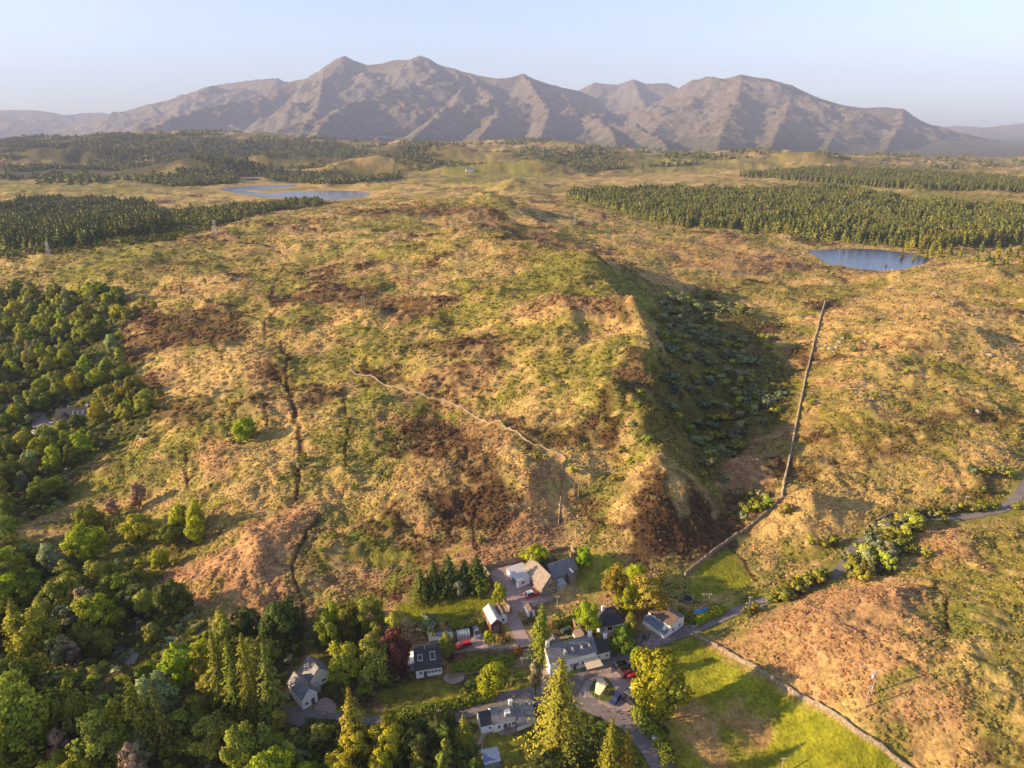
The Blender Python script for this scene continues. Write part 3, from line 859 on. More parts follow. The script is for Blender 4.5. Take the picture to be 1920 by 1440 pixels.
LOW = {'conifer': [joined('low_conifer', *low_conifer(i)) for i in (71, 72, 73)],
       'broad': [joined('low_broadleaf', *low_broad(i, 150)) for i in (81, 82)],
       'bush': [joined('low_bush', *broadleaf(i, 900, 14, .04, .52, .075)) for i in (91, 92, 93)]}

GREENS = {'oak': (.205, .25, .026), 'lime': (.33, .385, .018), 'yellow': (.37, .38, .024), 'olive': (.27, .275, .038), 'birch': (.33, .345, .055),
          'grey': (.28, .29, .14), 'willow': (.27, .305, .135), 'dark': (.10, .135, .027), 'needle': (.15, .16, .028), 'gold': (.26, .24, .025),
          'copper': (.15, .058, .04), 'dead': (.36, .27, .18), 'blue': (.215, .255, .15), 'fir': (.215, .23, .024)}
rnd = random.Random(5)

def add_obj(name, me, parent=None, loc=None):
    o = bpy.data.objects.new(name, me); COL.objects.link(o)
    if parent is not None: o.parent = parent
    if loc is not None: o.location = loc
    return o

def tag(o, label, cat, group=None):
    o['label'] = label; o['category'] = cat
    if group: o['group'] = group
    return o

def tree_at(x, y, h, kind, col, label, name='tree', group=None, wide=1.0, var=None, cat='tree', z=None):
    z = H1(x, y) if z is None else z
    e = bpy.data.objects.new(name, None); COL.objects.link(e)
    e.empty_display_size = .5
    e.location = (x, y, z - .1); e.rotation_euler = (0, 0, rnd.uniform(0, 6.28)); e.scale = (h * wide * rnd.uniform(.86, 1.16), h * wide * rnd.uniform(.86, 1.16), h)
    tr, cr = (PROTO[kind][var % len(PROTO[kind])] if var is not None else rnd.choice(PROTO[kind]))
    t = add_obj('trunk', tr, e); c = add_obj('crown', cr, e)
    g = GREENS[col] if isinstance(col, str) else col
    j = [rnd.uniform(.9, 1.12) for _ in range(3)]
    c.color = (g[0] * j[0], g[1] * j[1], g[2] * j[2], 1)
    tag(e, label, cat, group)
    return e

def simple_at(x, y, h, lowkind, col, label, name, group, wide=1.0, cat='tree', z=None):
    z = H1(x, y) if z is None else z
    o = add_obj(name, rnd.choice(LOW[lowkind]))
    o.location = (x, y, z - .05); o.rotation_euler = (0, 0, rnd.uniform(0, 6.28)); o.scale = (h * wide, h * wide, h)
    g = GREENS[col]; o.color = (*[v * rnd.uniform(.88, 1.14) for v in g], 1)
    tag(o, label, cat, group)
    return o

def tree_px(kind, px, top, base, wpx, col, label, name=None, var=None):
    """a tree by its trunk foot, its top row and its width in the photograph"""
    x, y, z = G(px, base)
    dx, dy, dz = [float(v_) for v_ in ray(px, top)]
    h = CAM_H + y * dz / dy - z
    h = max(h, 1.5)
    depth = y * CP + (CAM_H - z) * SP
    w = wpx / FPX * depth
    nat = {'oak': .86, 'ash': .74, 'birch': .56, 'willow': 1.1, 'spruce': .36, 'fir': .42, 'larch': .44}[kind] * h
    return tree_at(x, y, h, kind, col, label, name or {'oak': 'broadleaf_tree', 'ash': 'broadleaf_tree', 'birch': 'birch_tree', 'willow': 'willow_bush', 'spruce': 'spruce_tree', 'fir': 'fir_tree', 'larch': 'larch_tree'}[kind], None, min(max(w / nat, .5), 2.2), var, 'bush' if kind == 'willow' else 'tree', z)

TREES = [
 ('fir',1047,1232,1418,118,'fir','tallest gold-lit fir with ragged gaps, below the long white inn','fir_tree',0),
 ('fir',1140,1345,1478,66,'gold','slim gold fir at bottom edge beside the curving road','fir_tree',1),
 ('fir',1170,1362,1474,50,'gold','shorter fir at bottom edge, nearest the road bend','fir_tree',0),
 ('spruce',1015,1128,1238,54,'fir','tall pointed conifer standing between driveway and inn',None,0),
 ('birch',1004,1236,1302,40,'grey','pale grey-green tree at the western end of the inn',None,1),
 ('oak',1230,1226,1342,96,'yellow','large round golden-green tree beside the car park',None,0),
 ('ash',1252,1262,1350,60,'birch','leafy tree behind the round golden tree by the car park',None,2),
 ('birch',1190,1206,1264,30,'lime','slender bright young tree at the road above parked cars',None,0),
 ('ash',1100,1132,1192,50,'lime','bright lime tree beside the small brick shed',None,0),
 ('oak',1166,1172,1226,46,'oak','dark green tree between white cottage and inn',None,1),
 ('birch',1180,1148,1214,44,'olive','olive tree with gold top behind the dark green one by the inn',None,2),
 ('ash',1150,1062,1130,58,'gold','tan-leaved tree with open branches behind white cottage',None,1),
 ('oak',1193,1058,1100,34,'lime','small rounded lime tree behind the tan-leaved one',None,2),
 ('ash',1214,1084,1152,66,'olive','spreading olive tree beside the brown-roofed white house',None,2),
 ('oak',1176,1106,1148,50,'lime','lime green tree directly above the hip-roofed cottage',None,3),
 ('oak',1004,1022,1064,54,'lime','bushy green tree at the walled yard behind stone house',None,0),
 ('oak',1094,1027,1064,38,'lime','small round tree outside the walled garden corner',None,1),
 ('ash',937,1094,1136,30,'lime','upright lime tree at the end of the sunlit lawn',None,0),
 ('willow',904,1090,1118,30,'oak','round green bush at the corner of the sunlit lawn',None,0),
 ('willow',862,1084,1114,36,'blue','bluish green bush below the dark conifer row',None,1),
 ('spruce',790,1066,1126,64,'needle','leftmost of the dark conifers along the lawn',None,1),
 ('spruce',814,1050,1114,66,'dark','second dark conifer along the lawn',None,0),
 ('spruce',842,1040,1110,66,'dark','third dark conifer along the lawn',None,2),
 ('spruce',872,1048,1104,52,'dark','narrow dark conifer fourth along the lawn',None,1),
 ('spruce',894,1040,1104,60,'dark','rightmost dark conifer along the lawn',None,0),
 ('willow',808,1156,1192,52,'grey','grey rounded bush at the foot of the sunlit lawn',None,2),
 ('ash',838,1192,1238,34,'oak','green tree beside the grey garden shed',None,1),
 ('birch',916,1178,1212,22,'lime','small lime sapling beside the red barn',None,0),
 ('oak',744,1180,1274,54,'copper','dark copper beech beside the black-roofed white house','copper_beech',2),
 ('ash',924,1246,1302,58,'lime','bright green tree between the track and the main road',None,1),
 ('oak',690,1128,1192,60,'olive','large olive tree left of the sunlit lawn',None,3),
 ('birch',740,1146,1204,44,'birch','pale tree at the left end of the sunlit lawn',None,1),
 ('oak',656,1132,1200,50,'olive','olive tree at the wood edge below the bracken field',None,1),
 ('oak',622,1150,1214,56,'oak','dark tree at the wood edge above the grey-roofed house',None,0),
 ('ash',654,1208,1292,86,'yellow','sunlit yellow-green tree behind the grey-roofed house',None,0),
 ('oak',706,1198,1290,78,'olive','broad olive tree beside the copper beech',None,1),
 ('spruce',664,1288,1402,74,'gold','gold-topped conifer beside the driveway of the grey-roofed house',None,2),
 ('spruce',870,1338,1388,42,'gold','small orange-tipped conifer beside the roadside white cottage',None,0),
 ('spruce',843,1318,1368,26,'dark','small dark conifer at the main road',None,1),
 ('fir',424,1180,1340,70,'gold','tall gold conifer, left end of the tall clump beside the grey-roofed house',None,1),
 ('spruce',450,1192,1345,64,'fir','tall conifer second in the tall clump',None,0),
 ('fir',478,1186,1345,66,'gold','tall conifer third in the tall clump',None,0),
 ('spruce',514,1204,1350,72,'needle','tall dark conifer right end of the tall clump',None,2),
 ('birch',345,1198,1292,64,'lime','bright lime tree left of the tall conifer clump',None,0),
 ('birch',384,1232,1296,40,'gold','gold leaved tree just left of the tall conifer clump',None,1),
 ('spruce',270,1264,1404,78,'gold','gold-tipped conifer in the dark wood near the bottom',None,1),
 ('spruce',312,1284,1408,56,'needle','shorter conifer beside the gold-tipped one in the dark wood',None,0),
 ('spruce',192,1294,1400,56,'fir','conifer with pale tip above the small garden lawn',None,2),
 ('ash',210,1345,1462,100,'olive','wide olive tree at the bottom of the dark wood',None,1),
 ('birch',260,1392,1475,60,'dead','bare pinkish tree at the bottom edge of the wood',None,2),
 ('oak',60,1282,1450,150,'oak','huge dark green tree in the bottom corner of the wood',None,3),
 ('oak',150,1290,1400,90,'oak','big dark tree beside the huge one in the bottom corner',None,1),
 ('oak',40,1236,1340,110,'oak','wide dark tree above the huge one in the bottom corner',None,0),
 ('oak',176,948,1012,64,'oak','big lush green tree in the clearing of the wood',None,1),
 ('oak',166,988,1058,74,'lime','big bright tree just below the lush one in the clearing',None,2),
 ('oak',268,964,1024,66,'yellow','round yellowish tree in the clump on the bracken field edge',None,0),
 ('ash',372,942,998,36,'yellow','upright yellow tree at the bracken field edge',None,0),
 ('ash',370,972,1022,38,'lime','green tree below the upright yellow one at the bracken edge',None,1),
 ('oak',302,1032,1066,36,'lime','small lime tree at the hedge below the yellowish clump',None,2),
 ('oak',340,952,996,40,'lime','small round green tree in the clump above the bracken field',None,3),
 ('oak',320,985,1020,60,'oak','dark low tree in the middle of the clump above the bracken field',None,0),
 ('oak',20,1078,1144,60,'lime','bright lime tree at the left edge of the photograph',None,1),
 ('ash',76,1148,1240,94,'yellow','large yellow-green tree near the left edge above the dark wood',None,0),
 ('oak',140,1078,1132,64,'oak','green tree by the small lane in the wood',None,0),
 ('ash',192,1118,1196,86,'lime','large lime tree in the middle of the wood',None,2),
 ('birch',130,1126,1196,50,'grey','grey silvery tree between two large bright trees in the wood',None,0),
 ('spruce',40,1118,1200,50,'gold','orange-brown conifer at the left edge of the wood',None,1),
 ('birch',210,935,965,36,'dead','pale leafless tree in the wood near the clearing',None,1),
 ('birch',262,905,950,40,'dead','pinkish leafless tree above the yellowish clump',None,2),
 ('oak',463,784,826,44,'lime','lone bright yellow-green tree on the open moor',None,2),
]
for t in TREES: tree_px(*t)
# ------------------------------------------------------------------ woods
def scatter(P, spacing, seed, jitter=.45):
    rng = random.Random(seed); P = np.asarray(P)
    x0, y0 = P.min(0); x1, y1 = P.max(0); out = []
    ny = int((y1 - y0) / spacing) + 1; nx = int((x1 - x0) / spacing) + 1
    for j in range(ny):
        for i in range(nx):
            out.append((x0 + (i + .5 * (j & 1) + rng.uniform(-jitter, jitter)) * spacing, y0 + (j + rng.uniform(-jitter, jitter)) * spacing))
    if not out: return np.zeros((0, 2))
    A = np.array(out); return A[sd_poly(P, A[:, 0], A[:, 1]) < 0]

AVOID = []      # (x, y, radius) kept free: hand placed trees, houses
for t in TREES:
    g = G(t[1], t[3]); AVOID.append((g[0], g[1], 4.0))
HOUSE_SPOTS = [(958,1090,18),(1030,1100,20),(1090,1230,20),(1145,1175,10),(1240,1170,14),(920,1170,10),(800,1250,12),(825,1200,9),(868,1195,8),(880,1215,12),(585,1300,12),(600,1330,10),(935,1350,14),(925,1428,7),
               (132,778,16),(90,800,14),(132,798,13),(110,812,10),(150,798,9),(70,818,8),(8,836,10),(10,858,10),(-5,850,10),(150,750,10),(200,1280,7),(150,1330,7),(590,1240,9),(760,1310,9),(820,1300,8),(700,1335,5),(960,1400,8),(1000,1260,9),(1150,1300,22),(60,1000,8),(100,1030,8),(240,1215,5),(10,1160,4),(530,1250,6),(1225,1392,5)]
for px, py, r in HOUSE_SPOTS:
    g = G(px, py); AVOID.append((g[0], g[1], r))
AV = np.array(AVOID)
RL = [np.array(ROAD_MAIN), np.array(ROAD_UP), np.array(DRIVE), np.array(TRACK)]
def free(A, tree_r=0):
    if len(A) == 0: return A
    d = np.hypot(A[:, None, 0] - AV[None, :, 0], A[:, None, 1] - AV[None, :, 1])
    ok = (d > AV[None, :, 2] + tree_r).all(1)
    for L in RL: ok &= d_line(L, A[:, 0], A[:, 1]) > 4.5
    return A[ok]

COLW = {'lime': 'bright lime', 'oak': 'mid green', 'olive': 'olive', 'willow': 'grey-green', 'birch': 'pale green', 'dark': 'dark green', 'dead': 'bare pinkish', 'yellow': 'yellowish'}
def to_px(x, y, z):
    z = z - CAM_H; f = y * CP - z * SP; return 960 + FPX * x / f, 720 - FPX * (y * SP + z * CP) / f
def wood(A, mix, hr, seed, group, labels, zones=None):
    rng = random.Random(seed)
    zs = H(A[:, 0], A[:, 1], False) if len(A) else []
    for (x, y), z in zip(A, zs):
        kind, col, name = rng.choice(mix)
        h = rng.uniform(*hr); f = (h - hr[0]) / (hr[1] - hr[0])
        px, py = to_px(float(x), float(y), float(z))
        where = labels[name].split('|')
        zone = where[1]
        if zones:
            for x0, y0, x1, y1, txt in zones:
                if x0 <= px < x1 and y0 <= py < y1: zone = txt; break
        lab = ('tall ' if f > .66 else 'low ' if f < .33 else '') + COLW[col] + ' ' + where[0] + ' ' + zone
        tree_at(float(x), float(y), h * {'birch': .95, 'willow': .42}.get(kind, 1), kind, col, lab, name, group, rng.uniform(.85, 1.25), None, 'bush' if kind == 'willow' else 'tree', float(z))

MIX_OAK = [('birch','birch','birch_tree'),('ash','olive','ash_tree'),('ash','lime','ash_tree'),('oak','yellow','oak_tree'),('oak','oak','oak_tree'),('oak','oak','oak_tree'),('oak','olive','oak_tree'),('ash','oak','ash_tree'),('ash','willow','ash_tree'),('birch','birch','birch_tree'),('birch','olive','birch_tree'),('oak','dark','oak_tree'),('willow','willow','willow_bush'),('ash','birch','ash_tree')]
LAB_L = {k: v_ + '|packed into the wood below the moor edge' for k, v_ in {'oak_tree': 'round crowned tree', 'ash_tree': 'open crowned tree', 'birch_tree': 'slim tree', 'willow_bush': 'rounded bush'}.items()}
Z_L = [(-200, 0, 60, 640, 'at the far left corner of the moor edge wood'), (60, 0, 160, 640, 'on the spur of the moor edge wood'), (160, 0, 400, 640, 'at the upper end of the moor edge wood'), (-200, 640, 70, 740, 'in the wood near the left picture edge'), (70, 640, 170, 740, 'in the dark hollow of the moor edge wood'), (170, 640, 400, 740, 'where the wood meets the open moor'),
       (-200, 740, 60, 830, 'left of the slate-roofed house in the wood'), (60, 740, 190, 770, 'behind the slate-roofed house in the wood'), (190, 740, 400, 830, 'right of the slate-roofed house in the wood'), (60, 770, 190, 860, 'in front of the slate-roofed house in the wood'), (-200, 830, 80, 2000, 'below the white house at the left edge'), (80, 830, 400, 2000, 'at the lower tip of the moor edge wood')]
Z_LL = [(-300, 900, 120, 1080, 'in the garden clearing at the left edge'), (120, 900, 260, 1080, 'around the clearing with the lush green tree'), (260, 900, 500, 1080, 'in the clump above the bracken field'), (-300, 1080, 120, 1250, 'around the big yellow tree near the left edge'), (120, 1080, 300, 1250, 'around the big lime tree in the wood'), (300, 1080, 430, 1250, 'below the bracken field in the wood'), (430, 1080, 700, 1250, 'behind the tall conifer clump'),
        (-300, 1250, 160, 1700, 'in the bottom left corner wood'), (160, 1250, 350, 1700, 'around the gold-tipped conifers at the bottom'), (350, 1250, 480, 1700, 'below the tall conifer clump'), (480, 1250, 700, 1700, 'left of the grey-roofed house')]
AL = free(scatter(WPOLY['left'], 9.4, 3), 1)
AL = AL[fbm(AL[:, 0], AL[:, 1], 45, 2, 441) > -.3]
wood(AL, MIX_OAK, (8, 14.5), 4, 'trees of the wood on the left', LAB_L, Z_L)
LAB_LL = {k: v_.split('|')[0] + '|in the shady wood around the lower houses' for k, v_ in LAB_L.items()}
wood(free(scatter(WPOLY['lower_left'], 8.2, 7), .2), MIX_OAK + [('birch','dead','birch_tree')], (7, 14.5), 8, 'trees of the lower wood', LAB_LL, Z_LL)
LAB_G = {k: v.replace('in the shady wood around the lower houses', 'in the gardens between the village houses') for k, v in LAB_LL.items()}
wood(free(scatter(WPOLY['garden'], 6.2, 9), -.5), MIX_OAK, (6, 10), 10, 'garden trees', LAB_G)
LAB_B = {k: v.replace('in the shady wood around the lower houses', 'in the dark strip below the main road') for k, v in LAB_LL.items()}
wood(free(scatter(WPOLY['below_road'], 5.8, 11), -.5), MIX_OAK[:4] + [('ash','dark','ash_tree'),('willow','oak','willow_bush')], (5, 10), 12, 'trees below the road', LAB_B)
wood(free(scatter(WPOLY['spruce_corner'], 5.0, 13), -.5), [('willow','dark','willow_bush'),('ash','dark','ash_tree'),('oak','dark','oak_tree')], (4, 8), 14, 'trees below the road', LAB_B)

# edge bushes of the left wood, reaching onto the moor
for k, (px, py) in enumerate([(255,585),(270,570),(290,580),(310,545),(340,550),(240,600),(225,640),(232,665),(240,690),(262,745),(275,748),(300,750),(290,770),(215,600),(268,735),(205,668),(200,720),(225,705),(385,535),(150,545),(60,548),(100,552)]):
    g = G(px, py); tree_at(g[0], g[1], rnd.uniform(4, 7.5), rnd.choice(('oak', 'birch', 'ash')), rnd.choice(('birch', 'yellow', 'olive')), 'sunlit yellowish tree straggling from the wood onto the moor', 'edge_tree', 'trees along the moor edge', 1.1, None, 'tree', g[2])

# valley willows behind the ridge
def vlab(x, y, z):
    px, py = to_px(x, y, z)
    return ('willow bush ' + ('high in the far end' if py < 610 else 'in the upper part' if py < 680 else 'in the middle' if py < 760 else 'in the lower thicket') + ' of the shaded valley, ' + ('close under the ridge' if px < 1290 else 'on its floor' if px < 1370 else 'towards the straight wall'))
A = scatter(WPOLY['valley'], 6.4, 21)
nz = fbm(A[:, 0], A[:, 1], 34, 2, 301)
A = A[(nz > -.05) | (np.random.default_rng(2).uniform(0, 1, len(A)) < .12)]
for (x, y), z in zip(A, H(A[:, 0], A[:, 1], False)):
    simple_at(float(x), float(y), rnd.uniform(3.6, 5.8), 'bush', rnd.choice(('willow', 'willow', 'blue', 'grey', 'olive', 'birch')), vlab(float(x), float(y), float(z)), 'willow_bush', 'willow bushes in the valley', rnd.uniform(1.15, 1.55), 'bush', float(z))

# bushes seen one by one on the moor and along the upper road
BUSH = [(1408,945,5),(1425,935,4.5),(1400,965,5),(1420,960,5.5),(1440,950,4.5),(1395,975,3.5),(1470,965,4.2),(1355,858,3),(1322,862,3.4),(1360,905,3.4),(1318,895,3),
 (1375,790,3),(1690,985,5),(1710,995,6),(1670,1000,6),(1650,1015,6.5),(1640,1035,7),(1620,1050,6),(1670,1050,6),(1660,1070,6.5),(1600,1075,5),(1625,1080,5),(1700,1040,4),(1680,1020,6),(1735,1045,3.5),(1590,1060,4.5),
 (1750,970,3.5),(1785,960,4),(1770,980,3),(1720,968,4.5),(1820,890,4),(1845,893,4.5),(1870,890,5),(1885,895,4.5),(1905,955,3),(1520,1020,3.2),(1560,1020,4),(1545,1028,3.4),(1470,1115,4),(1490,1105,4.5),(1510,1100,5),(1530,1095,4.5),(1480,1122,3.5),(1410,1148,3.5),(1400,1155,3),
 (1765,925,3),(1690,925,2.5),(1640,920,2.2),(1840,925,3),(1730,600,3.5),(1640,655,4),(1600,660,4),(1700,700,3),(1620,750,3),(1640,745,3.2),(1520,760,2.8),
 (570,865,3.6),(566,882,3.6),(511,795,2.8),(712,895,3.6),(728,900,2.8),(753,845,2.8),(768,838,2.6),(665,920,3),(655,885,2.2),(635,840,2.4),(810,968,3),(735,985,2.6),(630,1008,2.2),(1008,865,3.4),(1073,888,3.6),(1098,842,2.6),(945,798,2.4),(602,1035,2),(700,1020,2.2),(900,1018,2.4),(425,820,2.6),(437,832,3),(405,660,3),(355,650,3),(770,1008,2)] + [(1600 + 9 * (k % 13) + 5 * ((k * 7) % 3), 1068 - 7 * (k % 13) + ((k * 11) % 5) * 9 - 8, 3.5 + (k * 5 % 4) * .9) for k in range(30)] + [(1445 + 10 * k, 1128 - 5 * k + (k * 7 % 3) * 4, 3 + (k % 3) * .8) for k in range(11)] + [(1725 + 14 * k, 966 - 1.5 * k + (k * 5 % 3) * 3, 2.5 + (k % 3) * .8) for k in range(11)]
BUSH += [(1195,765,3),(1185,800,2.5),(1200,740,3),(1230,700,3),(1165,850,2.6),(1210,830,3),(1180,872,2.4),(1150,902,2.4),(1255,690,3),(1260,722,3),(1130,790,2.4),(1240,660,2.6),(240,1040,3),(262,1060,2.6),(225,1062,3.4),(300,1085,3),(330,1062,2.6),(200,1068,3),(352,1020,3)]
for k, (px, py, h) in enumerate(BUSH):
    g = G(px, py)
    bc = rnd.choice(('birch', 'olive', 'grey', 'birch', 'willow'))
    sz = 'large' if h > 4.4 else 'small' if h < 3.1 else 'medium'
    if px > 1430 and py > 880:
        zn = ('where the road nears the houses' if px < 1560 else 'beside the lower end of the road bend' if px < 1650 and py > 1040 else 'in the thicket inside the road bend' if px < 1660 else 'at the upper end of the road bend' if px < 1720 else 'on the verge of the upper road' if py > 940 else 'on the slope above the upper road')
        grp = 'bushes along the upper road'
    elif 1300 < px < 1480 and py > 780: zn, grp = 'at the burn below the front knoll', 'bushes at the burn'
    elif 1120 <= px < 1300: zn, grp = 'on the rocky edge of the central ridge', 'bushes on the ridge'
    elif px > 1400: zn, grp = 'on the eastern moor slope', 'bushes on the eastern moor'
    elif px < 420 and py > 1000: zn, grp = 'on the grass below the yellowish clump', 'bushes beside the bracken field'
    else: zn, grp = ('alone on the western moor' if px < 620 else 'alone below the slanting moor wall' if py > 860 or px < 760 else 'alone near the slanting moor wall'), 'lone bushes on the moor'
    simple_at(g[0], g[1], h, 'bush', bc, sz + ' ' + {'birch': 'pale green', 'olive': 'olive', 'grey': 'greyish', 'willow': 'blue-green'}[bc] + ' round bush ' + zn, 'round_bush', grp, rnd.uniform(1.0, 1.35), 'bush', g[2])

# ------------------------------------------------------------------ conifer plantations: front rows one by one, the mass behind as one object
def gn_points(name, pts, scales, rots, protos, label, kind='stuff', extra=None, parent=None):
    me = bpy.data.meshes.new(name)
    me.vertices.add(len(pts)); me.vertices.foreach_set('co', np.asarray(pts, np.float32).ravel()); me.update()
    a = me.attributes.new('size', 'FLOAT_VECTOR', 'POINT'); a.data.foreach_set('vector', np.asarray(scales, np.float32).ravel())
    a = me.attributes.new('turn', 'FLOAT_VECTOR', 'POINT'); a.data.foreach_set('vector', np.asarray(rots, np.float32).ravel())
    if extra is not None:
        a = me.attributes.new('tone', 'FLOAT_COLOR', 'POINT'); a.data.foreach_set('color', np.asarray(extra, np.float32).ravel())
    o = bpy.data.objects.new(name, me); COL.objects.link(o)
    ng = bpy.data.node_groups.new(name + '_scatter', 'GeometryNodeTree')
    ng.interface.new_socket('Geometry', in_out='INPUT', socket_type='NodeSocketGeometry')
    ng.interface.new_socket('Geometry', in_out='OUTPUT', socket_type='NodeSocketGeometry')
    N, Lk = ng.nodes, ng.links
    gi = N.new('NodeGroupInput'); go = N.new('NodeGroupOutput'); jn = N.new('GeometryNodeJoinGeometry')
    npro = len(protos)
    idx = N.new('GeometryNodeInputIndex')
    md = N.new('ShaderNodeMath'); md.operation = 'MODULO'; md.inputs[1].default_value = npro; Lk.new(idx.outputs[0], md.inputs[0])
    for k, pm in enumerate(protos):
        po = bpy.data.objects.new(name + '_piece', pm)          # source only, never linked to the scene
        oi = N.new('GeometryNodeObjectInfo'); oi.inputs['Object'].default_value = po; oi.inputs['As Instance'].default_value = True
        cmpn = N.new('ShaderNodeMath'); cmpn.operation = 'COMPARE'; cmpn.inputs[1].default_value = k; cmpn.inputs[2].default_value = .25
        Lk.new(md.outputs[0], cmpn.inputs[0])
        ip = N.new('GeometryNodeInstanceOnPoints')
        Lk.new(gi.outputs[0], ip.inputs['Points']); Lk.new(cmpn.outputs[0], ip.inputs['Selection']); Lk.new(oi.outputs['Geometry'], ip.inputs['Instance'])
        for att, sock in (('size', 'Scale'), ('turn', 'Rotation')):
            na = N.new('GeometryNodeInputNamedAttribute'); na.data_type = 'FLOAT_VECTOR'; na.inputs['Name'].default_value = att
            Lk.new(na.outputs['Attribute'], ip.inputs[sock])
        Lk.new(ip.outputs[0], jn.inputs[0])
    Lk.new(jn.outputs[0], go.inputs[0])
    md_ = o.modifiers.new('scatter', 'NODES'); md_.node_group = ng
    o['kind'] = kind; o['label'] = label
    return o

def low_proto(src, rgb, name):
    me = src.copy(); me.materials.clear()
    me.materials.append(foliage_mat(name, rgb, .12)); me.materials.append(M_BARK)
    return me

FAR_CON = [low_proto(m_, (.155, .175, .036), 'far_needles') for m_ in LOW['conifer']]
FAR_CON2 = [low_proto(m_, (.13, .15, .036), 'far_needles_dark') for m_ in LOW['conifer']]
FAR_BRO = [low_proto(m_, (.18, .19, .035), 'far_leaves') for m_ in LOW['broad']]

def mass(name, A, hr, wr, protos, label, seed):
    rng = np.random.default_rng(seed); n = len(A)
    if n == 0: return
    z = H(A[:, 0], A[:, 1], False); w = (sum(hr) / 2) * rng.uniform(*wr, n); h = rng.uniform(*hr, n) * (1 + .38 * fbm(A[:, 0], A[:, 1], 45, 3, 421))
    gn_points(name, np.stack([A[:, 0], A[:, 1], z - .3], 1), np.stack([w, w, h], 1), np.stack([0 * h, 0 * h, rng.uniform(0, 6.28, n)], 1), protos, label)

def plantation(key, spacing, n_front, hr, seed, label, group, mlabel, protos, col, zr, zones):
    P = WPOLY[key]
    A = scatter(P, spacing, seed, .42)
    A = A[(fbm(A[:, 0], A[:, 1], 90, 3, 401) > -.62) & (np.abs(fbm(A[:, 0], A[:, 1], 320, 2, 403)) > .018)]
    # the nearest rows and the borders show largest
    order = np.argsort(A[:, 1] / 1.0 + 60 * np.random.default_rng(seed).uniform(0, 1, len(A)))
    front, rest = A[order[:n_front]], A[order[n_front:]]
    z = H(front[:, 0], front[:, 1], False)
    for (x, y), zz in zip(front, z):
        hh_ = rnd.uniform(hr[0] * .6, hr[1]); px_, py_ = to_px(float(x), float(y), float(zz))
        simple_at(float(x), float(y), hh_, 'conifer', rnd.choice((col, col, col, 'olive')), ('small ' if hh_ < hr[0] * .85 else 'tall ' if hh_ > hr[1] * .9 else '') + label + (zones[min(int((px_ - zr[0]) / (zr[1] - zr[0]) * len(zones)), len(zones) - 1)] if px_ > zr[0] else zones[0]), 'plantation_spruce', group, rnd.uniform(1.0, 1.3), 'tree', float(zz))
    mass('forest', rest, hr, (1.1, 1.55), protos, mlabel, seed)

plantation('forest', 5.3, 170, (13, 19), 31, 'spruce in the front rows of the lochan forest, ', 'front spruces of the lochan forest', 'conifer forest stretching behind the lochan', FAR_CON, 'needle', (1100, 1925), ('at its far left tip', 'where it borders the brown moor', 'midway along its left half', 'just left of the lochan', 'straight behind the lochan', 'right of the lochan', 'by the right picture edge'))
plantation('plantation', 5.6, 120, (15, 20), 33, 'dark spruce in the plantation past the moor edge, ', 'front spruces of the dark plantation', 'dark conifer plantation block past the moor edge', FAR_CON2, 'dark', (0, 310), ('by the left picture edge', 'behind the left pylon', 'midway along the block', 'near its right end', 'at its right end'))
mass('woodland', scatter(WPOLY['plantation_edge'], 8, 35), (5, 11), (1.0, 1.5), FAR_BRO + FAR_CON[:1], 'mixed scrub wood beyond the pylon line', 35)
mass('forest', scatter(WPOLY['forest_back'], 9.5, 37), (13, 18), (1, 1.3), FAR_CON2, 'conifer block on the rise behind the main forest', 37)
mass('woodland', scatter(WPOLY['hill_knoll'], 11, 39), (9, 14), (1.0, 1.4), FAR_BRO, 'wooded knoll beside the long loch', 39)
for k_, s_ in (('far_a', 16), ('far_b', 13), ('far_c', 14)):
    A = scatter(WPOLY[k_], s_, 41)
    A = A[fbm(A[:, 0], A[:, 1], 380, 3, 411) + .4 * fbm(A[:, 0], A[:, 1], 110, 2, 413) > .02]
    mass('forest', A, (10, 15), (1.2, 1.7), FAR_CON2 + FAR_BRO[:1], {'far_a': 'distant conifer woods along the low hill crest', 'far_b': 'distant woods on the hills around the long loch', 'far_c': 'dark wood on the distant central hill'}[k_], 41)
# broken woods over the rolling middle distance
A = scatter(np.array([(-3000, 4300), (-1150, 1750), (-300, 2100), (150, 2300), (700, 2500), (2400, 2700), (2700, 3700), (900, 4100)]), 25, 47)
nn = fbm(A[:, 0], A[:, 1], 420, 3, 431) + .5 * fbm(A[:, 0], A[:, 1], 120, 2, 433)
A = A[nn > np.where(A[:, 0] < 0, .2, .24)]
for P_, zw in LOCHS: A = A[field(sd_poly, P_, A[:, 0], A[:, 1], 60, 99) > 30]
mass('woodland', A, (10, 17), (1.3, 2.0), FAR_BRO + FAR_CON2[:1], 'broken woods scattered over the rolling middle distance', 47)
# scrub below the plantation and trees around the far lochs
sc_ = GL([(0,488),(0,470),(120,466),(260,444),(400,424),(400,432),(260,455),(100,478)])
mass('scrub', scatter(sc_, 6, 43), (2.5, 5.5), (1.1, 1.7), FAR_BRO, 'dark scrub along the foot of the plantation', 43)
for k, (px, py, h) in enumerate([(1690,488,11),(1712,492,9),(1735,488,12),(1760,482,13),(1745,478,14),(1725,476,12),(1780,478,14),(1800,482,10),(1830,492,11),(1850,488,12),(1870,484,12),(1890,480,13),(1905,484,12),(1918,490,12),(1860,498,9),(1885,497,9),(1660,505,6),(1640,462,10),(1620,460,9),(1590,456,9),(1700,470,12),(1915,470,13),(1840,470,12),(1870,468,13)]):
    g = G(px, py); simple_at(g[0], g[1], h, 'conifer', rnd.choice(('needle', 'fir')), 'conifer standing apart on the shore of the small lochan', 'shore_spruce', 'conifers at the lochan shore', rnd.uniform(1.1, 1.5), 'tree', g[2])

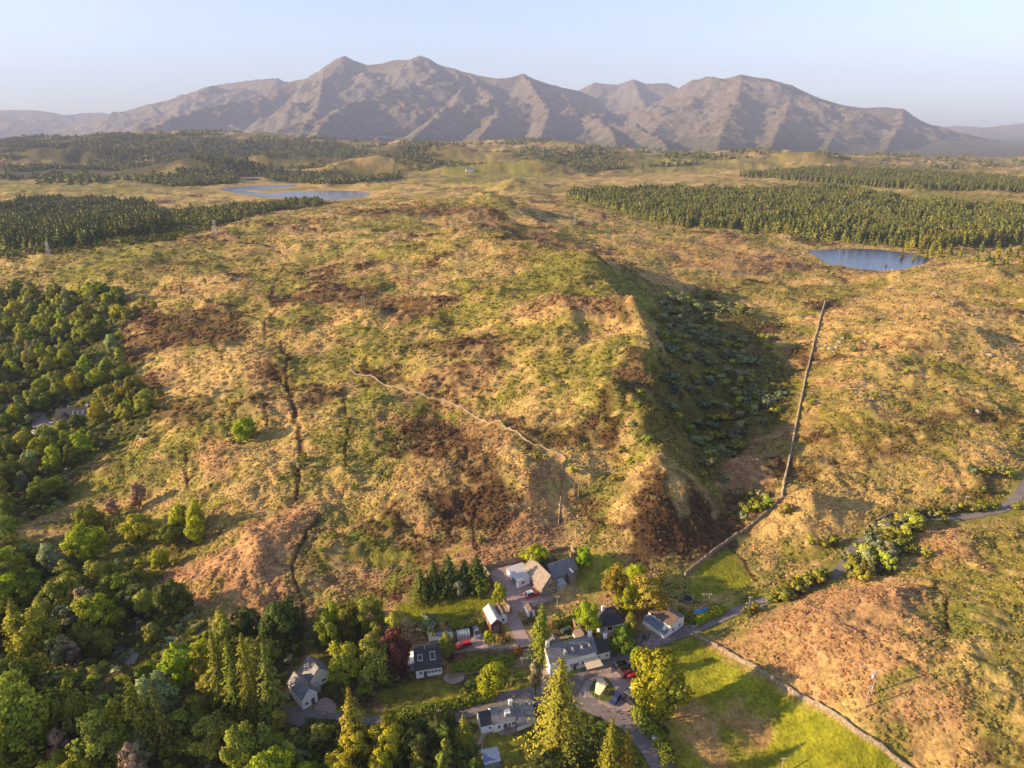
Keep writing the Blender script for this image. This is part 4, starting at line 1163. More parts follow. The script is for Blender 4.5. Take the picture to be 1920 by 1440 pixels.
# the wood goes on beyond the left edge of the photograph
A = np.array([(x, y) for x, y in scatter(np.array([(-400, 130), (-122, 110), (-175, 190), (-235, 270), (-330, 400), (-600, 420)]), 9.5, 45)])
uu = A[:, 0] / A[:, 1]; A = A[(uu < -.99 + .00035 * (A[:, 1] - 120)) & (uu > -1.9)]
mass('woodland', A, (4.5, 7.5), (1.0, 1.5), FAR_BRO, 'wood continuing past the left edge', 45)
# ------------------------------------------------------------------ roads, yards, walls
def surf_mat(name, c1, c2, scale=1.2, rough=.9, bumpd=.02, big=.15):
    m, nt, b = new_mat(name, rough, .25)
    geo = nt.nodes.new('ShaderNodeNewGeometry')
    n = noise_node(nt, scale, 4, .65, geo.outputs['Position'])
    n2 = noise_node(nt, big, 3, .6, geo.outputs['Position'])
    r = ramp(nt, n.outputs[0], [(.3, c1), (.7, c2)])
    r2 = ramp(nt, n2.outputs[0], [(.3, (.78, .78, .8)), (.7, (1.15, 1.13, 1.1))])
    nt.links.new(mixc(nt, 'MULTIPLY', 1.0, r.outputs[0], r2.outputs[0]), b.inputs['Base Color'])
    bump(nt, b, n.outputs[0], .5, bumpd)
    return m
M_ASPH = surf_mat('asphalt', (.14, .125, .13), (.23, .205, .20))
M_YARD = surf_mat('gravel_yard', (.27, .20, .19), (.42, .32, .29), 1.6)
M_GRAVEL = surf_mat('pale_gravel', (.26, .21, .17), (.42, .35, .28), 2.0)
M_DIRT = surf_mat('dirt_track', (.16, .125, .07), (.28, .22, .13), 1.4)
M_TURF = surf_mat('turf', (.06, .085, .016), (.12, .15, .028), 1.1)

def dens(L, step):
    L = np.asarray(L, float); out = [L[0]]
    # Catmull-Rom through the points
    P = np.concatenate([[2 * L[0] - L[1]], L, [2 * L[-1] - L[-2]]])
    for i in range(1, len(P) - 2):
        n = max(2, int(np.linalg.norm(P[i + 1] - P[i]) / step))
        for k in range(1, n + 1):
            t = k / n
            out.append(.5 * ((2 * P[i]) + (-P[i - 1] + P[i + 1]) * t + (2 * P[i - 1] - 5 * P[i] + 4 * P[i + 1] - P[i + 2]) * t * t + (-P[i - 1] + 3 * P[i] - 3 * P[i + 1] + P[i + 2]) * t ** 3))
    return np.array(out)

def ribbon(name, L, width, mat, lift, label, cols=5, wob=.25):
    Q = dens(L, 2.0); t = np.gradient(Q, axis=0); t /= np.linalg.norm(t, axis=1)[:, None]; n = np.stack([-t[:, 1], t[:, 0]], 1)
    s = np.linspace(-.5, .5, cols)
    wv = width * (1 + wob * .5 * perlin(Q[:, 0] / 7, Q[:, 1] / 7, 77))
    X = Q[:, None, 0] + n[:, None, 0] * s[None] * wv[:, None]; Y = Q[:, None, 1] + n[:, None, 1] * s[None] * wv[:, None]
    Z = H(X, Y, False).reshape(X.shape); Z = .5 * Z + .5 * Z.max(1, keepdims=True)
    o = grid_mesh(name, X[:, ::-1], Y[:, ::-1], (Z + lift)[:, ::-1], mat)
    o['label'] = label; return o
ribbon('main_road', ROAD_MAIN, 5.6, M_ASPH, .16, 'grey main road curving past the village')
ribbon('upper_road', ROAD_UP, 3.7, M_ASPH, .145, 'single lane road climbing away past the stone walls')
ribbon('driveway', DRIVE, 4.0, M_YARD, .13, 'driveway up to the stone house yard')
ribbon('track', TRACK, 2.4, M_DIRT, .12, 'earth track behind the lower gardens')
ribbon('garden_path', GL([(914,1373),(905,1380),(900,1395),(902,1410)]), 1.2, M_GRAVEL, .12, 'curved pale path below the roadside cottage')
ribbon('wood_lane', GL([(-20,1150),(20,1162),(50,1175)]), 4, M_ASPH, .12, 'short piece of lane in the wood at the edge')
ribbon('wood_path', GL([(205,1215),(230,1228),(255,1240)]), 4, M_ASPH, .12, 'short piece of lane deep in the wood')

def sheet(name, L, mat, lift, label, step=1.6):
    P = smooth_poly(L, 1)
    bm = bmesh.new()
    f = bm.faces.new([bm.verts.new((x, y, 0)) for x, y in P]); bm.normal_update()
    if f.normal.z < 0: f.normal_flip()
    bmesh.ops.triangulate(bm, faces=[f])
    for ax in (0, 1):
        lo, hi = P[:, ax].min(), P[:, ax].max()
        for k in range(1, int((hi - lo) / step)):
            co = [0, 0, 0]; co[ax] = lo + k * step; no = [0, 0, 0]; no[ax] = 1
            bmesh.ops.bisect_plane(bm, geom=bm.verts[:] + bm.edges[:] + bm.faces[:], plane_co=co, plane_no=no)
    xs = np.array([v_.co[:] for v_ in bm.verts]); zz = H(xs[:, 0], xs[:, 1], False)
    for v_, z in zip(bm.verts, zz): v_.co.z = z + lift
    me = bpy.data.meshes.new(name); bm.to_mesh(me); bm.free(); me.materials.append(mat)
    o = add_obj(name, me); o['kind'] = 'structure'; o['label'] = label
    return o
ISLAND = [(1103,1294),(1115,1276),(1128,1268),(1142,1276),(1154,1298),(1150,1310),(1136,1318),(1114,1311)]
sheet('car_park', GL([(1086,1266),(1120,1250),(1160,1238),(1196,1236),(1207,1268),(1204,1300),(1192,1325),(1168,1340),(1135,1334),(1098,1316),(1082,1292)]), M_YARD, .19, 'gravel car park in front of the inn')
sheet('grass_island', GL(ISLAND), M_TURF, .30, 'grass island with a canopy in the car park')
sheet('stone_house_yard', GL([(912,1070),(985,1054),(1003,1072),(990,1098),(1015,1115),(1044,1123),(1010,1141),(966,1152),(946,1126),(930,1100)]), M_YARD, .15, 'gravel yard beside the stone house')
sheet('lower_yard', GL([(856,1200),(884,1196),(903,1184),(917,1206),(938,1213),(985,1206),(998,1216),(960,1221),(915,1224),(858,1219)]), M_YARD, .15, 'purple gravel yard below the red barn')
sheet('gravel_patch', GL([(832,1264),(868,1260),(872,1276),(850,1284),(832,1278)]), M_GRAVEL, .14, 'pale gravel patch beside the white house')
sheet('gravel_drive', GL([(1033,1203),(1060,1192),(1088,1188),(1086,1197),(1060,1203),(1038,1210)]), M_GRAVEL, .14, 'pale gravel drive behind the inn')
sheet('house_drive', GL([(586,1328),(606,1305),(632,1318),(626,1352),(596,1352)]), M_YARD, .13, 'driveway of the grey-roofed house')
sheet('side_yard', GL([(1203,1196),(1215,1186),(1240,1196),(1262,1198),(1250,1204),(1215,1212),(1203,1208)]), M_YARD, .17, 'parking bay beside the brown-roofed house')
sheet('wood_yard', GL([(58,768),(84,772),(88,788),(110,796),(138,792),(104,814),(62,814)]), M_ASPH, .2, 'dark yard of the house in the wood')
sheet('terrace', GL([(930,1372),(968,1362),(972,1372),(940,1382)]), M_GRAVEL, .14, 'paved terrace of the roadside cottage')

def stone_mat(name='drystone', a=(.19, .155, .115), b_=(.38, .31, .235)):
    m, nt, b = new_mat(name, .95, .1)
    geo = nt.nodes.new('ShaderNodeNewGeometry')
    v = nt.nodes.new('ShaderNodeTexVoronoi'); v.inputs['Scale'].default_value = 2.6; nt.links.new(geo.outputs['Position'], v.inputs['Vector'])
    n = noise_node(nt, 1.0, 4, .6, geo.outputs['Position'])
    r = ramp(nt, v.outputs['Distance'], [(.15, b_), (.75, a)])
    r2 = ramp(nt, n.outputs[0], [(.3, (.65, .66, .62)), (.7, (1.2, 1.15, 1.1))])
    nt.links.new(mixc(nt, 'MULTIPLY', 1.0, r.outputs[0], r2.outputs[0]), b.inputs['Base Color'])
    bump(nt, b, v.outputs['Distance'], .8, .12)
    return m
M_STONE = stone_mat()
M_STONE_SUNLIT = stone_mat('sunlit_drystone', (.27, .22, .165), (.52, .43, .33))  # lighter copy of the drystone: sunlight on the wall put into its colour
def stone_wall(name, L, h, w, label, seed=0, smooth=True, mat=None):
    rng = random.Random(seed)
    Q = dens(L, .8) if smooth else np.concatenate([np.linspace(a, b, max(2, int(np.linalg.norm(np.subtract(b, a)) / .8)), endpoint=False) for a, b in zip(L[:-1], L[1:])] + [np.array(L[-1:])])
    t = np.gradient(Q, axis=0); t /= np.linalg.norm(t, axis=1)[:, None] + 1e-9; n = np.stack([-t[:, 1], t[:, 0]], 1)
    Z = H(Q[:, 0], Q[:, 1], False)
    bm = bmesh.new(); prev = None
    prof = [(-.5, -.5), (-.48, .45), (-.34, .9), (-.12, 1.04), (.14, 1.02), (.34, .88), (.48, .42), (.5, -.5)]
    for i in range(len(Q)):
        hh = h * rng.uniform(.82, 1.15) * (.75 if rng.random() < .06 else 1)
        ring = []
        for s, zf in prof:
            j = rng.uniform(-.06, .06)
            ring.append(bm.verts.new((Q[i, 0] + n[i, 0] * (s * w + j), Q[i, 1] + n[i, 1] * (s * w + j), Z[i] + hh * zf + (rng.uniform(-.07, .07) if zf > .3 else 0))))
        if prev:
            for k in range(len(prof) - 1): bm.faces.new((prev[k], prev[k + 1], ring[k + 1], ring[k]))
        else: bm.faces.new(ring)
        prev = ring
    bm.faces.new(prev[::-1])
    o = add_obj(name, bm_mesh(name, bm, mat or M_STONE)); tag(o, label, 'stone wall')
    return o
stone_wall('stone_wall', WALLS['moor'], .8, .42, 'long thin drystone wall slanting down the open moor', 1)
stone_wall('stone_wall', WALLS['valley'], 1.4, .9, 'straight drystone wall running up beside the shaded valley', 2, True, M_STONE_SUNLIT)
stone_wall('stone_wall', WALLS['burn'], 1.3, .9, 'drystone wall along the burn below the front knoll', 3)
stone_wall('stone_wall', WALLS['field'], 1.15, .75, 'drystone wall between green field and bracken slope', 4)
stone_wall('yard_wall', GL([(928,1102),(908,1069),(940,1060),(985,1051)]), 1.8, .6, 'yard wall around the back of the stone house', 5, False)
stone_wall('yard_wall', GL([(946,1128),(952,1138),(959,1151)]), 1.6, .6, 'short sunlit wall at the driveway gate', 6, False)
stone_wall('garden_wall', GL([(1028,1039),(1050,1032),(1070,1029),(1079,1042)]), 1.4, .5, 'garden wall above the stone house', 7, False)
stone_wall('garden_wall', GL([(985,1147),(1010,1140),(1048,1125)]), 1.3, .5, 'low wall along the lower side of the yard', 8, False)
stone_wall('stone_wall', GL([(1620,1000),(1632,985),(1650,975),(1672,965)]), 1.1, .7, 'short roadside wall among the upper bushes', 9)
stone_wall('garden_wall', GL([(848,1225),(900,1222),(960,1219),(1000,1214)]), .8, .5, 'low wall along the edge of the purple yard', 10)

# ------------------------------------------------------------------ buildings
def plain(name, c, rough=.8, spec=.3, var=.12, scale=1.5):
    m, nt, b = new_mat(name, rough, spec)
    tc = nt.nodes.new('ShaderNodeTexCoord')
    n = noise_node(nt, scale, 4, .6, tc.outputs['Object'])
    lo = tuple(v_ * (1 - var) for v_ in c); hi = tuple(min(1, v_ * (1 + var)) for v_ in c)
    r = ramp(nt, n.outputs[0], [(.3, lo), (.7, hi)])
    nt.links.new(r.outputs[0], b.inputs['Base Color'])
    return m
def slate(name, c, row=4.0, var=.3):
    m, nt, b = new_mat(name, .55, .35)
    tc = nt.nodes.new('ShaderNodeTexCoord')
    br = nt.nodes.new('ShaderNodeTexBrick'); br.inputs['Scale'].default_value = row
    br.inputs['Color1'].default_value = (*[v_ * (1 + var) for v_ in c], 1); br.inputs['Color2'].default_value = (*[v_ * (1 - var) for v_ in c], 1)
    br.inputs['Mortar'].default_value = (*[v_ * .45 for v_ in c], 1); br.inputs['Mortar Size'].default_value = .03
    nt.links.new(tc.outputs['Object'], br.inputs['Vector'])
    n = noise_node(nt, .9, 4, .6, tc.outputs['Object'])
    r = ramp(nt, n.outputs[0], [(.3, (.7, .7, .7)), (.7, (1.25, 1.22, 1.15))])
    nt.links.new(mixc(nt, 'MULTIPLY', 1.0, br.outputs[0], r.outputs[0]), b.inputs['Base Color'])
    bump(nt, b, br.outputs['Fac'], .3, .02)
    return m
M_WHITE = plain('white_render', (.80, .79, .77)); M_CREAM = plain('cream_canvas', (.62, .52, .37), .9)
M_SANDST = stone_mat('house_stone', (.2, .155, .115), (.42, .34, .26))
M_SLATE = slate('slate_roof', (.20, .21, .245)); M_SLATE_D = slate('dark_slate_roof', (.055, .055, .062)); M_BROWN = slate('brown_roof', (.17, .12, .10)); M_SLATE_TAN = slate('tan_slate_roof', (.25, .21, .18))  # last one: the slate pattern in a lighter, browner tone
M_METAL = plain('metal_sheet_roof', (.48, .48, .5), .45, .5); M_BLUE = plain('blue_sheet_roof', (.10, .15, .26), .5, .5); M_RED = plain('red_boards', (.16, .055, .045)); M_BRICK = plain('red_brick', (.30, .16, .11)); M_GREYW = plain('grey_boards', (.17, .17, .18)); M_BLUEGREY = plain('blue_grey_roof', (.13, .17, .22), .5, .4)
M_FRAME = plain('window_frame_paint', (.7, .7, .68)); M_DKFRAME = plain('dark_frame_paint', (.10, .05, .045)); M_WOOD = plain('weathered_wood', (.25, .19, .13)); M_TERRA = plain('chimney_pot_clay', (.42, .2, .12)); M_DOOR = plain('door_paint', (.08, .09, .14)); M_STEEL = plain('galvanised_steel', (.4, .41, .42), .4, .5)
def glass_mat():
    m, nt, b = new_mat('window_glass', .08, .6); b.inputs['Base Color'].default_value = (.03, .04, .055, 1); return m
M_GLASS = glass_mat()
def clear_glass():
    m, nt, b = new_mat('greenhouse_glass', .15, .6); b.inputs['Base Color'].default_value = (.5, .56, .62, 1); b.inputs['Alpha'].default_value = .65; return m
M_CLEAR = clear_glass()

def add_box(bm, x0, x1, y0, y1, z0, z1):
    v_ = [bm.verts.new((x, y, z)) for x in (x0, x1) for y in (y0, y1) for z in (z0, z1)]
    for f in ((0, 1, 3, 2), (4, 6, 7, 5), (0, 4, 5, 1), (2, 3, 7, 6), (0, 2, 6, 4), (1, 5, 7, 3)): bm.faces.new([v_[i] for i in f])

def box_obj(name, parent, mat, *bx):
    bm = bmesh.new()
    for b in bx: add_box(bm, *b)
    return add_obj(name, bm_mesh(name, bm, mat), parent)

def poly_obj(name, parent, mat, verts, faces):
    bm = bmesh.new(); v_ = [bm.verts.new(p) for p in verts]
    for f in faces: bm.faces.new([v_[i] for i in f])
    return add_obj(name, bm_mesh(name, bm, mat), parent)

def slab(name, parent, mat, quad, th=.16):
    """roof slope with thickness"""
    q = [Vector(p) for p in quad]; n = (q[1] - q[0]).cross(q[-1] - q[0]).normalized()
    if n.z < 0: n = -n
    k = len(q)
    return poly_obj(name, parent, mat, [tuple(p) for p in q] + [tuple(p - n * th) for p in q], [tuple(range(k)), tuple(range(2 * k - 1, k - 1, -1))] + [(i, (i + 1) % k, k + (i + 1) % k, k + i) for i in range(k)])

def window(parent, side, W, D, u, z, w, h, frame=None, cross=True, y_off=0):
    """window on a wall of a box 0..W x 0..D: F front (y=0), B back, L left, R right"""
    frame = frame or M_FRAME
    def P(a, o, zz):
        return {'F': (a, y_off - o, zz), 'B': (a, D + o, zz), 'L': (-o, a, zz), 'R': (W + o, a, zz)}[side]
    def bx(a0, a1, o0, o1, z0, z1):
        p = P(a0, o0, z0); q = P(a1, o1, z1)
        return (min(p[0], q[0]), max(p[0], q[0]), min(p[1], q[1]), max(p[1], q[1]), min(p[2], q[2]), max(p[2], q[2]))
    t = .09
    bars = [bx(u, u + t, -.02, .07, z, z + h), bx(u + w - t, u + w, -.02, .07, z, z + h), bx(u + t, u + w - t, -.02, .07, z, z + t), bx(u + t, u + w - t, -.02, .07, z + h - t, z + h)]
    if cross: bars.append(bx(u + w / 2 - .03, u + w / 2 + .03, -.02, .065, z + t, z + h - t))
    f = box_obj('window', parent, frame, *bars)
    box_obj('pane', f, M_GLASS, bx(u + t, u + w - t, -.02, .03, z + t, z + h - t))
    return f

def door(parent, side, W, D, u, w=.95, h=2.0, mat=None, z=0):
    def P(a, o, zz): return {'F': (a, -o, zz), 'B': (a, D + o, zz), 'L': (-o, a, zz), 'R': (W + o, a, zz)}[side]
    p = P(u, -.02, z); q = P(u + w, .06, z + h)
    d = box_obj('door', parent, mat or M_DOOR, tuple(v_ for k in range(3) for v_ in (min(p[k], q[k]), max(p[k], q[k]))))
    p = P(u + w * .8, .06, z + 1.0); q = P(u + w * .9, .10, z + 1.08)
    box_obj('handle', d, M_STEEL, tuple(v_ for k in range(3) for v_ in (min(p[k], q[k]), max(p[k], q[k]))))
    return d

def chimney(parent, x, y, z0, z1, mat, pots=2, s=.45):
    c = box_obj('chimney', parent, mat, (x - s, x + s, y - .35, y + .35, z0, z1), (x - s - .06, x + s + .06, y - .41, y + .41, z1, z1 + .12))
    for k in range(pots):
        bm = bmesh.new(); xx = x + (k - (pots - 1) / 2) * .4
        tube(bm, [(xx, y, z1 + .1), (xx, y, z1 + .55)], [.13, .10], 8)
        add_obj('chimney_pot', bm_mesh('chimney_pot', bm, M_TERRA), c)
    return c

def gable(e, W, D, eave, ridge, wall, roof, axis='x', x0=0, y0=0, over=.25, names=('wall', 'roof'), hip=(), z0=-1.0, base=0.0):
    """walls and a pitched roof over x0..x0+W, y0..y0+D; the ridge runs along the axis"""
    if axis == 'y':
        T = lambda p: (x0 + p[1], y0 + p[0], p[2]); w_, d_ = D, W
    else:
        T = lambda p: (x0 + p[0], y0 + p[1], p[2]); w_, d_ = W, D
    h2 = d_ / 2
    v_ = [(0, 0, z0), (w_, 0, z0), (w_, d_, z0), (0, d_, z0), (0, 0, eave), (w_, 0, eave), (w_, d_, eave), (0, d_, eave)]
    fs = [(0, 1, 5, 4), (2, 3, 7, 6)]
    hl, hr = ('L' in hip), ('R' in hip)
    rl, rr = (h2 * .8 if hl else 0), (w_ - h2 * .8 if hr else w_)
    if not hl: v_.append((0, h2, ridge - .04)); fs.append((3, 0, 4, len(v_) - 1, 7))
    else: fs.append((3, 0, 4, 7))
    if not hr: v_.append((w_, h2, ridge - .04)); fs.append((1, 2, 6, len(v_) - 1, 5))
    else: fs.append((1, 2, 6, 5))
    wo = poly_obj(names[0], e, wall, [T(p) for p in v_], fs)
    sl = (ridge - eave) / h2; dz = over * sl
    a0, a1 = (0 if hl else -over), (w_ if hr else w_ + over)
    if hl: a0 = -over
    if hr: a1 = w_ + over
    t0, t1 = (rl if hl else a0), (rr if hr else a1)
    lift = .14
    ro = slab(names[1], e, roof, [T(p) for p in [(a0, -over, eave - dz + lift), (a1, -over, eave - dz + lift), (t1, h2, ridge + lift), (t0, h2, ridge + lift)]])
    slab(names[1], e, roof, [T(p) for p in [(a1, d_ + over, eave - dz + lift), (a0, d_ + over, eave - dz + lift), (t0, h2, ridge + lift), (t1, h2, ridge + lift)]])
    if hl: slab(names[1], e, roof, [T(p) for p in [(a0, d_ + over, eave - dz + lift), (a0, -over, eave - dz + lift), (t0, h2, ridge + lift)]])
    if hr: slab(names[1], e, roof, [T(p) for p in [(a1, -over, eave - dz + lift), (a1, d_ + over, eave - dz + lift), (t1, h2, ridge + lift)]])
    if not (hl or hr):
        bx = (T((a0, h2 - .12, ridge + lift - .02)), T((a1, h2 + .12, ridge + lift + .07)))
        box_obj('ridge_cap', ro, roof if roof is not M_SLATE else M_SLATE_TAN, tuple(v__ for k in range(3) for v__ in (min(bx[0][k], bx[1][k]), max(bx[0][k], bx[1][k]))))
    return wo, ro

def house_root(name, A, B, label, cat='house', width=None):
    """Empty at the front left corner; local x runs along the front, y to the back; returns it and the front length"""
    a = G(*A); b = G(*B)
    dx, dy = b[0] - a[0], b[1] - a[1]; W = math.hypot(dx, dy)
    e = bpy.data.objects.new(name, None); COL.objects.link(e); e.empty_display_size = 1
    e.location = (a[0], a[1], min(a[2], b[2]) + .1); e.rotation_euler = (0, 0, math.atan2(dy, dx))
    tag(e, label, cat)
    return e, (width or W)

# 1 the inn
e, W = house_root('inn', (1031,1268), (1117,1245), 'long white inn with slate roof, gabled dormers and cream awning', 'inn')
D = 6.6
wl_, rf = gable(e, W, D, 4.3, 7.2, M_WHITE, M_SLATE)
for k, u in enumerate((.36, .52, .72, .88)):
    x = W * u - .55
    dm = poly_obj('dormer', e, M_WHITE, [(x, .9, 4.6), (x + 1.1, .9, 4.6), (x + 1.1, .9, 5.6), (x + .55, .9, 6.35), (x, .9, 5.6), (x, 2.4, 5.6), (x + 1.1, 2.4, 5.6), (x + .55, 2.9, 6.35), (x, 1.0, 4.6), (x + 1.1, 1.0, 4.6)], [(0, 1, 2, 3, 4), (0, 4, 5, 8), (1, 9, 6, 2)])
    slab('dormer_roof', dm, M_SLATE, [(x - .15, .72, 5.5), (x + .55, .72, 6.45), (x + .55, 3.0, 6.45), (x - .15, 2.3, 5.5)], .08)
    slab('dormer_roof', dm, M_SLATE, [(x + .55, .72, 6.45), (x + 1.25, .72, 5.5), (x + 1.25, 2.3, 5.5), (x + .55, 3.0, 6.45)], .08)
    window(e, 'F', W, D, x + .2, 4.85, .7, .8, y_off=.9)
for u in (.10, .24, .42, .56, .68, .86): window(e, 'F', W, D, W * u, 1.0, .85, 1.2)
door(e, 'F', W, D, W * .5)
for v__ in (1.5, 4.2): window(e, 'L', W, D, v__, 1.0, .8, 1.2)
chimney(e, .5, D / 2, 6.6, 8.6, M_WHITE); chimney(e, W - .6, D / 2, 6.6, 8.6, M_WHITE)
W2 = 4.6
gable(e, W2, 5.4, 2.7, 5.1, M_WHITE, M_SLATE_D, 'x', W + .01, .6, names=('annexe_wall', 'annexe_roof'), over=.2)
window(e, 'F', W, D, W + .7, .9, .8, 1.0, y_off=.6); window(e, 'F', W, D, W + 3.3, .9, .8, 1.0, y_off=.6)
chimney(e, W + W2 - .4, 3.3, 4.4, 6.2, M_WHITE, 1)
gable(e, 4.2, 3.4, 3.0, 4.8, M_WHITE, M_SLATE, 'y', 2.4, D + .01, names=('rear_wall', 'rear_roof'), over=.15)
gable(e, 3.6, 3.8, 3.0, 4.9, M_WHITE, M_BROWN, 'y', W - 2.4, D + .01, names=('rear_wall', 'rear_roof'), over=.15)
poly_obj('porch', e, M_WHITE, [(W * .33, -.9, -1), (W * .33 + 1.3, -.9, -1), (W * .33 + 1.3, -.9, 2), (W * .33 + .65, -.9, 2.7), (W * .33, -.9, 2), (W * .33, 0, -1), (W * .33, 0, 2), (W * .33 + 1.3, 0, -1), (W * .33 + 1.3, 0, 2), (W * .33 + .65, 0, 2.7)], [(0, 1, 2, 3, 4), (0, 4, 6, 5), (1, 7, 8, 2), (4, 3, 9, 6), (3, 2, 8, 9)])
ax0, ax1 = W * .70, W * 1.03
aw = slab('awning', e, M_CREAM, [(ax0, -.02, 2.75), (ax1, -.02, 2.75), (ax1 + .2, -3.3, 2.15), (ax0 - .1, -3.3, 2.15)], .05)
for x in (ax0, (ax0 + ax1) / 2, ax1): box_obj('awning_post', aw, M_WOOD, (x - .05, x + .05, -3.2, -3.1, -.3, 2.12))

# 2 hip roofed cottage
e, W = house_root('cottage', (1125,1190), (1170,1180), 'white cottage with dark hipped roof between leafy trees')
D = 7.2
wl_, rf = gable(e, W, D, 2.7, 5.6, M_WHITE, M_SLATE_D, hip=('L', 'R'), over=.35)
for u, w_ in ((.08, .8), (.30, 1.5), (.72, 1.2)): window(e, 'F', W, D, W * u, .9, w_, 1.1, M_DKFRAME if w_ > 1 else None)
door(e, 'F', W, D, W * .56); chimney(e, W * .3, D / 2, 5.2, 6.6, M_WHITE, 1)

# 3 brown roofed house with a lean-to
e, W = house_root('long_house', (1205,1170), (1246,1199), 'white house with brown roof and blue-grey lean-to by the road')
D = 6.4
gable(e, W, D, 3.6, 4.9, M_WHITE, M_BROWN, y0=2.3, over=.3)
poly_obj('lean_to_wall', e, M_WHITE, [(0, 0, -1), (W, 0, -1), (W, 0, 1.7), (0, 0, 1.7), (0, 2.29, -1), (0, 2.29, 2.6), (W, 2.29, -1), (W, 2.29, 2.6)], [(0, 1, 2, 3), (0, 3, 5, 4), (1, 6, 7, 2)])
slab('lean_to_roof', e, M_BLUEGREY, [(-.2, -.25, 1.75), (W + .2, -.25, 1.75), (W + .2, 2.25, 2.75), (-.2, 2.25, 2.75)], .12)
for k in range(4): window(e, 'F', W, D, W * (.12 + .22 * k), 2.85, .9, .6, y_off=2.3, cross=False)
for v__ in (3.2, 6.2): window(e, 'R', W, D, v__, .9, 1.0, 1.2)
door(e, 'R', W, D, 4.9, .9, 2.0, M_WHITE)
box_obj('deck', e, M_WOOD, (W + .05, W + 1.9, 3.0, 8.2, -1.2, -.05)); box_obj('deck_rail', e, M_WOOD, (W + 1.82, W + 1.9, 3.0, 8.2, .75, .85), *[(W + 1.8, W + 1.88, y, y + .08, -.05, .75) for y in (3.0, 4.2, 5.4, 6.6, 8.1)])
box_obj('flue', e, M_STEEL, (1.9, 2.15, 6.0, 6.25, 4.2, 6.0))

# 4 stone house with wings
e, W = house_root('stone_house', (1017,1122), (1036,1114), 'stone house with gabled wings and slate roofs at the yard')
W = 5.6; D = 11.0
wl_, rf = gable(e, W, D, 3.9, 7.4, M_SANDST, M_SLATE_TAN, 'y')
gable(e, 9.2, 6.2, 3.7, 6.6, M_SANDST, M_SLATE, 'x', W + .01, 2.6, names=('wing_wall', 'wing_roof'))
gable(e, 5.4, 6.4, 3.6, 6.7, M_SANDST, M_SLATE_TAN, 'y', W + 1.2, 8.81, names=('rear_wing_wall', 'rear_wing_roof'))
gable(e, 2.4, 1.8, 3.2, 4.9, M_SANDST, M_SLATE, 'y', W + 5.2, .85, names=('porch_wall', 'porch_roof'), over=.15)
window(e, 'F', W, D, 1.2, 1.0, 1.0, 1.5); window(e, 'F', W, D, 3.4, 1.0, 1.0, 1.5); window(e, 'F', W, D, 2.4, 4.6, .8, 1.1)
for v__ in (1.5, 4.6, 7.6): window(e, 'L', W, D, v__, 1.0, .9, 1.4)
window(e, 'F', W, D, W + 3.4, 1.0, 1.0, 1.4, y_off=2.6); window(e, 'F', W, D, W + 5.9, 1.0, 1.0, 1.2, y_off=.85)
door(e, 'L', W, D, 6.2, 1.0, 2.1)
chimney(e, W + 8.9, 5.7, 6.2, 8.2, M_BRICK); chimney(e, W / 2, D - .5, 7.0, 8.6, M_SANDST)
cs = poly_obj('conservatory', e, M_CLEAR, [(W + .1, .2, -1), (W + 3.4, .2, -1), (W + 3.4, .2, 2.1), (W + .1, .2, 2.1), (W + .1, 2.55, 2.9), (W + 3.4, 2.55, 2.9), (W + 3.4, 2.55, -1)], [(0, 1, 2, 3), (3, 2, 5, 4), (1, 6, 5, 2)])
box_obj('conservatory_frame', cs, M_FRAME, *[(W + .1 + k * 1.07, W + .18 + k * 1.07, .12, .2, -.6, 2.1) for k in range(4)])

e, W = house_root('garage', (971,1104), (1000,1092), 'white garage with flat grey roof beside the stone house', 'garage')
D = 7.0
box_obj('wall', e, M_WHITE, (0, W, 0, D, -1, 2.9)); slab('roof', e, M_METAL, [(-.25, -.25, 3.05), (W + .25, -.25, 3.05), (W + .25, D + .25, 3.3), (-.25, D + .25, 3.3)], .14)
door(e, 'L', W, D, 1.2, 2.4, 2.2, M_GREYW); window(e, 'F', W, D, 1.2, 1.1, 1.3, 1.0)
e, W = house_root('slate_outbuilding', (1055,1076), (1078,1069), 'long low slate-roofed outbuilding above the stone house', 'shed')
gable(e, W, 3.4, 2.0, 3.2, M_SANDST, M_SLATE); door(e, 'F', W, 3.4, 1.2, .9, 1.8); window(e, 'F', W, 3.4, W * .6, .9, .8, .7)
e, W = house_root('brick_outbuilding', (1008,1076), (1028,1069), 'red-brown outbuilding behind the stone house', 'shed')
gable(e, W, 3.2, 2.1, 3.5, M_BRICK, M_BROWN); door(e, 'F', W, 3.2, .8, .9, 1.8, M_WOOD)

# 5 barn
e, W = house_root('barn', (921,1189), (941,1183), 'dark red barn with pale metal roof beside the driveway', 'barn')
D = 7.0
wl_, rf = gable(e, W, D, 3.4, 4.7, M_RED, M_METAL, 'y', over=.2)
door(e, 'F', W, D, .8, 1.6, 2.4, M_GREYW); window(e, 'L', W, D, 3.0, 1.3, 1.0, .9)
gable(e, 2.6, 4.2, 3.0, 4.4, M_WHITE, M_BROWN, 'y', W + .01, 2.6, names=('annexe_wall', 'annexe_roof'), over=.15)
window(e, 'F', W, D, W + .8, 1.0, 1.0, 1.1, y_off=2.6)

